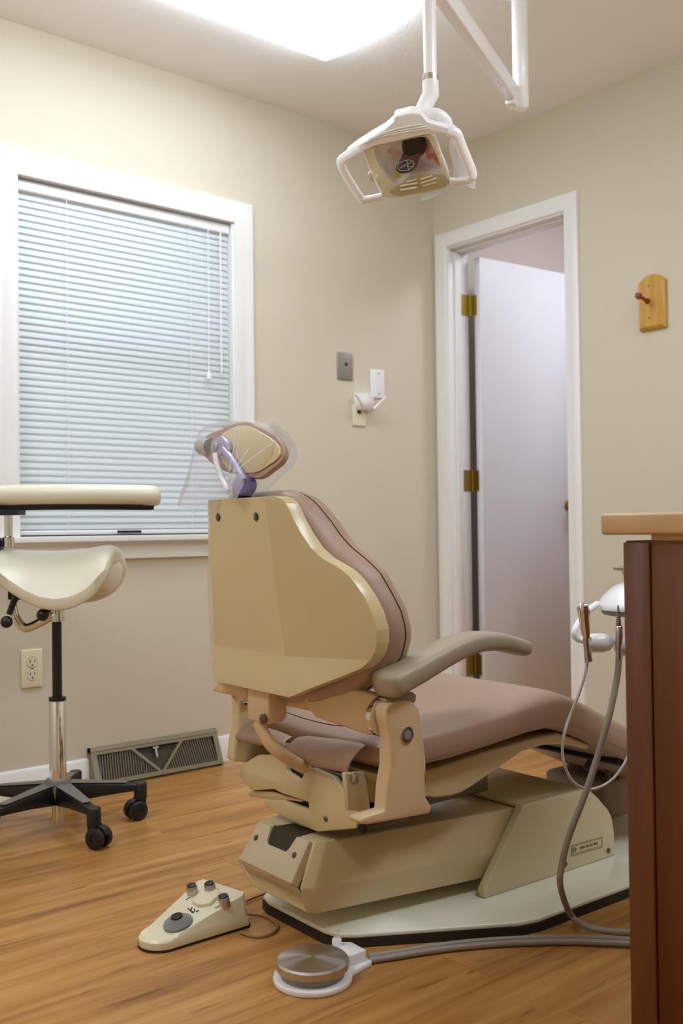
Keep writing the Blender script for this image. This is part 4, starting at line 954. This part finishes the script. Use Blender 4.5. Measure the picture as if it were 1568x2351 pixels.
m.prism(*strip(vx0,.06,vx1,.06,.014)); m.prism(*strip(vx0,.95,vx1,.95,.010)); m.prism(*strip(vx0+.010,0,vx0+.010,1,.020)); m.prism(*strip(vx1-.010,0,vx1-.010,1,.020))
fr_ = obj('frame', m, M['vent'], vt, xf=xf)
obj('back_panel', MB().prism([vf(vx0+.004,.03,-.012),vf(vx1-.004,.03,-.012),vf(vx1-.004,.97,-.012),vf(vx0+.004,.97,-.012)], (0,.002,0)), M['ventdark'], vt, xf=xf)
cxv = (vx0+vx1)/2
for side in (-1, 1):
    m = MB()
    for i in range(24):
        xa = cxv + side*(.010 + (vx1-vx0-.064)/2*i/23); dx_ = .010*side
        lim = .95 if abs(xa-cxv) > .095 else .10 + .85*abs(xa-cxv)/.095
        m.prism(*strip(xa,.10,xa - dx_*lim,lim,.0022,-.004,.004))
    o = obj('louvre_panel', m, M['vent'], vt, xf=xf)
m = MB(); m.prism(*strip(cxv,.06,cxv-.098,.95,.009,.0012)); m.prism(*strip(cxv,.06,cxv+.098,.95,.009,.0012)); obj('cross_bars', m, M['vent'], vt, xf=xf)
m = MB(); m.prism(*strip(cxv-.01,.55,cxv-.01,.86,.007,.001,.006)); m.prism(*strip(cxv-.02,.84,cxv+.0,.84,.006,.001,.008)); obj('damper_lever', m, M['steel'], vt, xf=xf)
# wooden peg plate on the back wall
pg = thing('peg_hook', 'honey wooden peg plate with arched top on the wall right of the door', 'peg hook', (0,-1.077,1.61)); 
def arch(w_, zt_, zs, zb_):
    pts = [(-w_,zb_),(w_,zb_),(w_,zs)]
    for k in range(1,12):
        a = k/12; y = w_*(1-2*a); pts.append((y, zs + (zt_-zs)*(1-(abs(y)/w_)**2.2)*(1 if abs(y) < w_*.8 else .9)))
    pts.append((-w_,zs)); return pts
ob, of_ = arch(.052,.097,.072,-.095), arch(.044,.090,.066,-.086)
m = MB().rings([[Vector((0,y,z)) for y, z in ob],[Vector((-.013,y,z)) for y, z in ob],[Vector((-.021,y,z)) for y, z in of_]], True, True)
obj('plaque', m, M['pegwood'], pg, smooth=25)
obj('peg', MB().lathe([(.0105,0),(.009,.006),(.0058,.016),(.0062,.040),(.006,.046),(.0105,.052),(.0122,.060),(.010,.068),(.001,.0715)], (-.020,.012,.004), (-1,-.05,.16), 20), M['peg'], pg)
for zz_ in (.058,-.055): obj('screw', MB().lathe([(.0042,0),(.0042,.001),(.001,.002)], (-.0208,.006,zz_), (-1,0,0), 12), M['bolt'], pg)

# ================================================================== CABINET AND COUNTER
CX = -1.745
cb = thing('wooden_cabinet', 'dark wooden cabinet in the right foreground under the counter', 'cabinet', (CX+.35,-2.72,0)); xf = rel(cb)
m = MB(); m.box((CX,-3.30,0),(CX+.70,-2.135,.803))
cbb = obj('carcass', m, M['cabwood'], cb, bevel=.002, seg=1, xf=xf)
obj('corner_stile', MB().box((CX-.006,-2.182,.002),(CX,-2.135,.800)), M['cabwood'], cb, bevel=.0015, seg=1, xf=xf)
obj('side_panel', MB().box((CX-.004,-3.28,.004),(CX,-2.1835,.798)), M['cabwood'], cb, bevel=.0015, seg=1, xf=xf)
ct = obj('countertop', MB().box((CX-.012,-3.32,.812),(CX+.72,-2.096,.8465), Matrix.Translation((-(CX+.35),2.72,-.803))), M['laminate'], None, bevel=.006, seg=3)
ct.location = (CX+.35,-2.72,.803); tag(ct, 'tan laminate countertop on the wooden cabinet in the right foreground', 'countertop')
obj('build_up_strip', MB().box((CX+.004,-3.29,.803),(CX+.68,-2.180,.813)), M['laminate'], ct, xf=Matrix.Translation((-(CX+.35),2.72,-.803)))

# ================================================================== INSTRUMENT UNIT behind the cabinet
UD = 2.06
ub0 = at(1460,1420,2.12)
un = thing('instrument_unit', 'white dental instrument unit with a tool bar half hidden behind the cabinet', 'instrument unit', (ub0.x,ub0.y,0)); xf = rel(un)
hd_c = at(1452,1398,2.14)
rows = []
hx = Vector((R0.x,R0.y,0)); hy = Vector((F_.x,F_.y,0)).normalized()
for zz_, k_ in ((0,.985),(.004,1.0),(.012,.955),(.024,.84),(.036,.69),(.046,.53),(.053,.36),(.058,.18),(.060,.02)):
    rows.append([hd_c + hx*(.073*k_*math.cos(2*PI*i/40)) + hy*(.10*k_*math.sin(2*PI*i/40)) + Vector((0,0,zz_)) for i in range(40)])
obj('unit_head', MB().rings(rows, True, True), M['white'], un, smooth=60, xf=xf)
m = MB().rings([[hd_c + hx*(.062*k_*math.cos(2*PI*i/40)) + hy*(.09*k_*math.sin(2*PI*i/40)) + Vector((0,0,zz_)) for i in range(40)] for zz_, k_ in ((-.001,1.0),(-.008,1.0),(-.011,.96))], True, True)
obj('head_underside', m, M['ringgrey'], un, smooth=50, xf=xf)
kq = at(1440,1304,2.14); obj('metal_knob', MB().lathe([(.006,-.050),(.007,-.018),(.013,-.006),(.029,-.004),(.030,.001),(.014,.005),(.001,.0035)], (kq.x,kq.y,kq.z), (0,0,1), 32), M['satin'], un, xf=xf)
ped = at(1555,1400,2.12); obj('pedestal', MB().tube([(ped.x,ped.y,.03),(ped.x,ped.y,.70),(hd_c.x,hd_c.y,hd_c.z-.012)], .022, 16), M['white'], un, xf=xf)
obj('pedestal_foot', MB().lathe([(.075,0),(.075,.012),(.04,.024),(.022,.03)], (ped.x,ped.y,0), n=32), M['white'], un, xf=xf)
tb = [at(a,b,dd) for a, b, dd in ((1372,1386,2.13),(1350,1402,2.11),(1332,1425,2.09),(1320,1446,2.075),(1319,1458,2.07),(1330,1468,2.07),(1350,1471,2.07),(1400,1471,2.08),(1450,1471,2.10),(1500,1470,2.12),(1510,1440,2.14),(1500,1400,2.14))]
obj('tool_bar', MB().tube(spline(tb,5), .0068, 12), M['white'], un, xf=xf)
def holder(cx_, cy_, dd):
    c = at(cx_, cy_, dd); rows = []
    for k_, s_ in ((.55,-.026),(.95,-.022),(1.15,-.010),(1.2,.012),(1.0,.026),(.45,.034)):
        rows.append([c + hx*s_ + hy*(.016*k_*math.cos(2*PI*i/20)) + Vector((0,0,.0165*k_*math.sin(2*PI*i/20)-.10*s_*0)) for i in range(20)])
    h_ = obj('tool_holder', MB().rings(rows, True, True), M['white'], un, smooth=60, xf=xf)
    e = at(cx_-21, cy_+8, dd-.012); rows = []
    for q in (0,.0025):
        rows.append([e + hx*(q + .010*math.cos(2*PI*i/20)*.55) - hy*(.004) + Vector((0,0,.020*math.sin(2*PI*i/20))) + hx*(.006*math.sin(PI*i/20)) for i in range(20)])
    obj('holder_lip', MB().rings(rows, True, True), M['ivory'], h_, smooth=60, xf=xf)
holder(1369,1476,2.07); holder(1440,1484,2.08)
def hand(name, label, cat, pts, rad, dd, mt='satin'):
    P = [at(a,b,dd) for a, b in pts]; t = thing(name, label, cat, (P[-1].x,P[-1].y,0)); x2 = rel(t)
    return t, x2, P
t, x2, P = hand('suction_handpiece', 'chrome suction handpiece in the left holder of the instrument unit', 'handpiece', [(1338,1384),(1338,1388),(1339,1400),(1341,1420),(1343,1438),(1345,1455),(1346.5,1466)], None, 2.04)
obj('body', MB().tube(P, [.008,.0125,.0128,.0108,.0102,.0092,.0070], 20), M['chrome'], t, smooth=60, xf=x2)
P2 = [at(a,b,2.04) for a, b in ((1344,1460),(1346,1485),(1348,1502),(1350,1519))]; obj('stem', MB().tube(P2, [.0058,.0056,.0062,.0068], 16), M['satin'], t, xf=x2)
m = MB(); q0 = at(1349,1512,2.04); m.tube([q0+Vector((0,0,.012)), q0+hx*.004+Vector((0,0,-.006))], .0062, 14); obj('nozzle', m, M['satin'], t, xf=x2)
hp_ = spline([at(a,b,dd) for a, b, dd in ((1348,1518,2.04),(1344,1545,2.04),(1330,1590,2.04),(1310,1640,2.04),(1296,1682,2.03),(1291,1725,2.03),(1298,1763,2.03),(1316,1795,2.04),(1345,1811,2.06),(1375,1808,2.08),(1405,1790,2.09),(1428,1762,2.10),(1445,1728,2.11),(1458,1690,2.12))], 6)
obj('cable', MB().tube(hp_, .0030, 8), M['hose_lt'], t, xf=x2)
t, x2, P = hand('water_syringe', 'grey ribbed syringe handpiece with a thick grey hose right of the chrome one', 'handpiece', [(1419,1390),(1419.5,1402),(1420,1410),(1420,1430),(1420.5,1437)], None, 2.05)
obj('tip', MB().tube(P, [.0016,.0028,.0034,.0046,.005], 14), M['satin'], t, xf=x2)
m = MB()
for k in range(8):
    q = at(1420,1405+4.2*k,2.05); m.lathe([(.003,-.0014),(.0036+.00032*k,-.0006),(.0036+.00032*k,.0006),(.003,.0014)], q, (0,0,1), 14)
obj('ridges', m, M['bolt'], t, xf=x2)
P2 = [at(a,b,2.05) for a, b in ((1421,1437),(1421,1440),(1421,1468),(1419.5,1488),(1420,1514))]; obj('body', MB().tube(P2, [.0060,.0078,.0078,.0058,.0066], 18), M['satin'], t, xf=x2)
hp_ = spline([at(1421,1512,2.05),at(1416,1560,2.05),at(1397,1650,2.04),at(1370,1742,2.04),at(1340,1832,2.03),at(1308,1915,2.03),at(1290,1985,2.03),at(1287,2038,2.03)] + Z(.018,[(1312,2103),(1345,2126),(1390,2137),(1450,2142),(1530,2146)]), 6)
obj('hose', MB().tube(hp_, .0066, 12), M['hose'], t, xf=x2)

# junction box and conduit by the foot of the pedestal
jb = thing('junction_box', 'mauve grey floor box behind the chair pedestal near the cabinet', 'junction box', (-.70,-1.32,0))
obj('box', MB().box((-.12,-.10,0),(.12,.10,.135)), M['utility'], jb, bevel=.014, seg=3)
jp = [Vector((-.96,-1.47,.20)),Vector((-.92,-1.47,.235)),Vector((-.87,-1.46,.235)),Vector((-.84,-1.45,.19)),Vector((-.80,-1.42,.14)),Vector((-.78,-1.38,.11))]
obj('conduit', MB().tube(spline(jp,6), .0085, 10), M['conduit'], jb, xf=rel(jb))
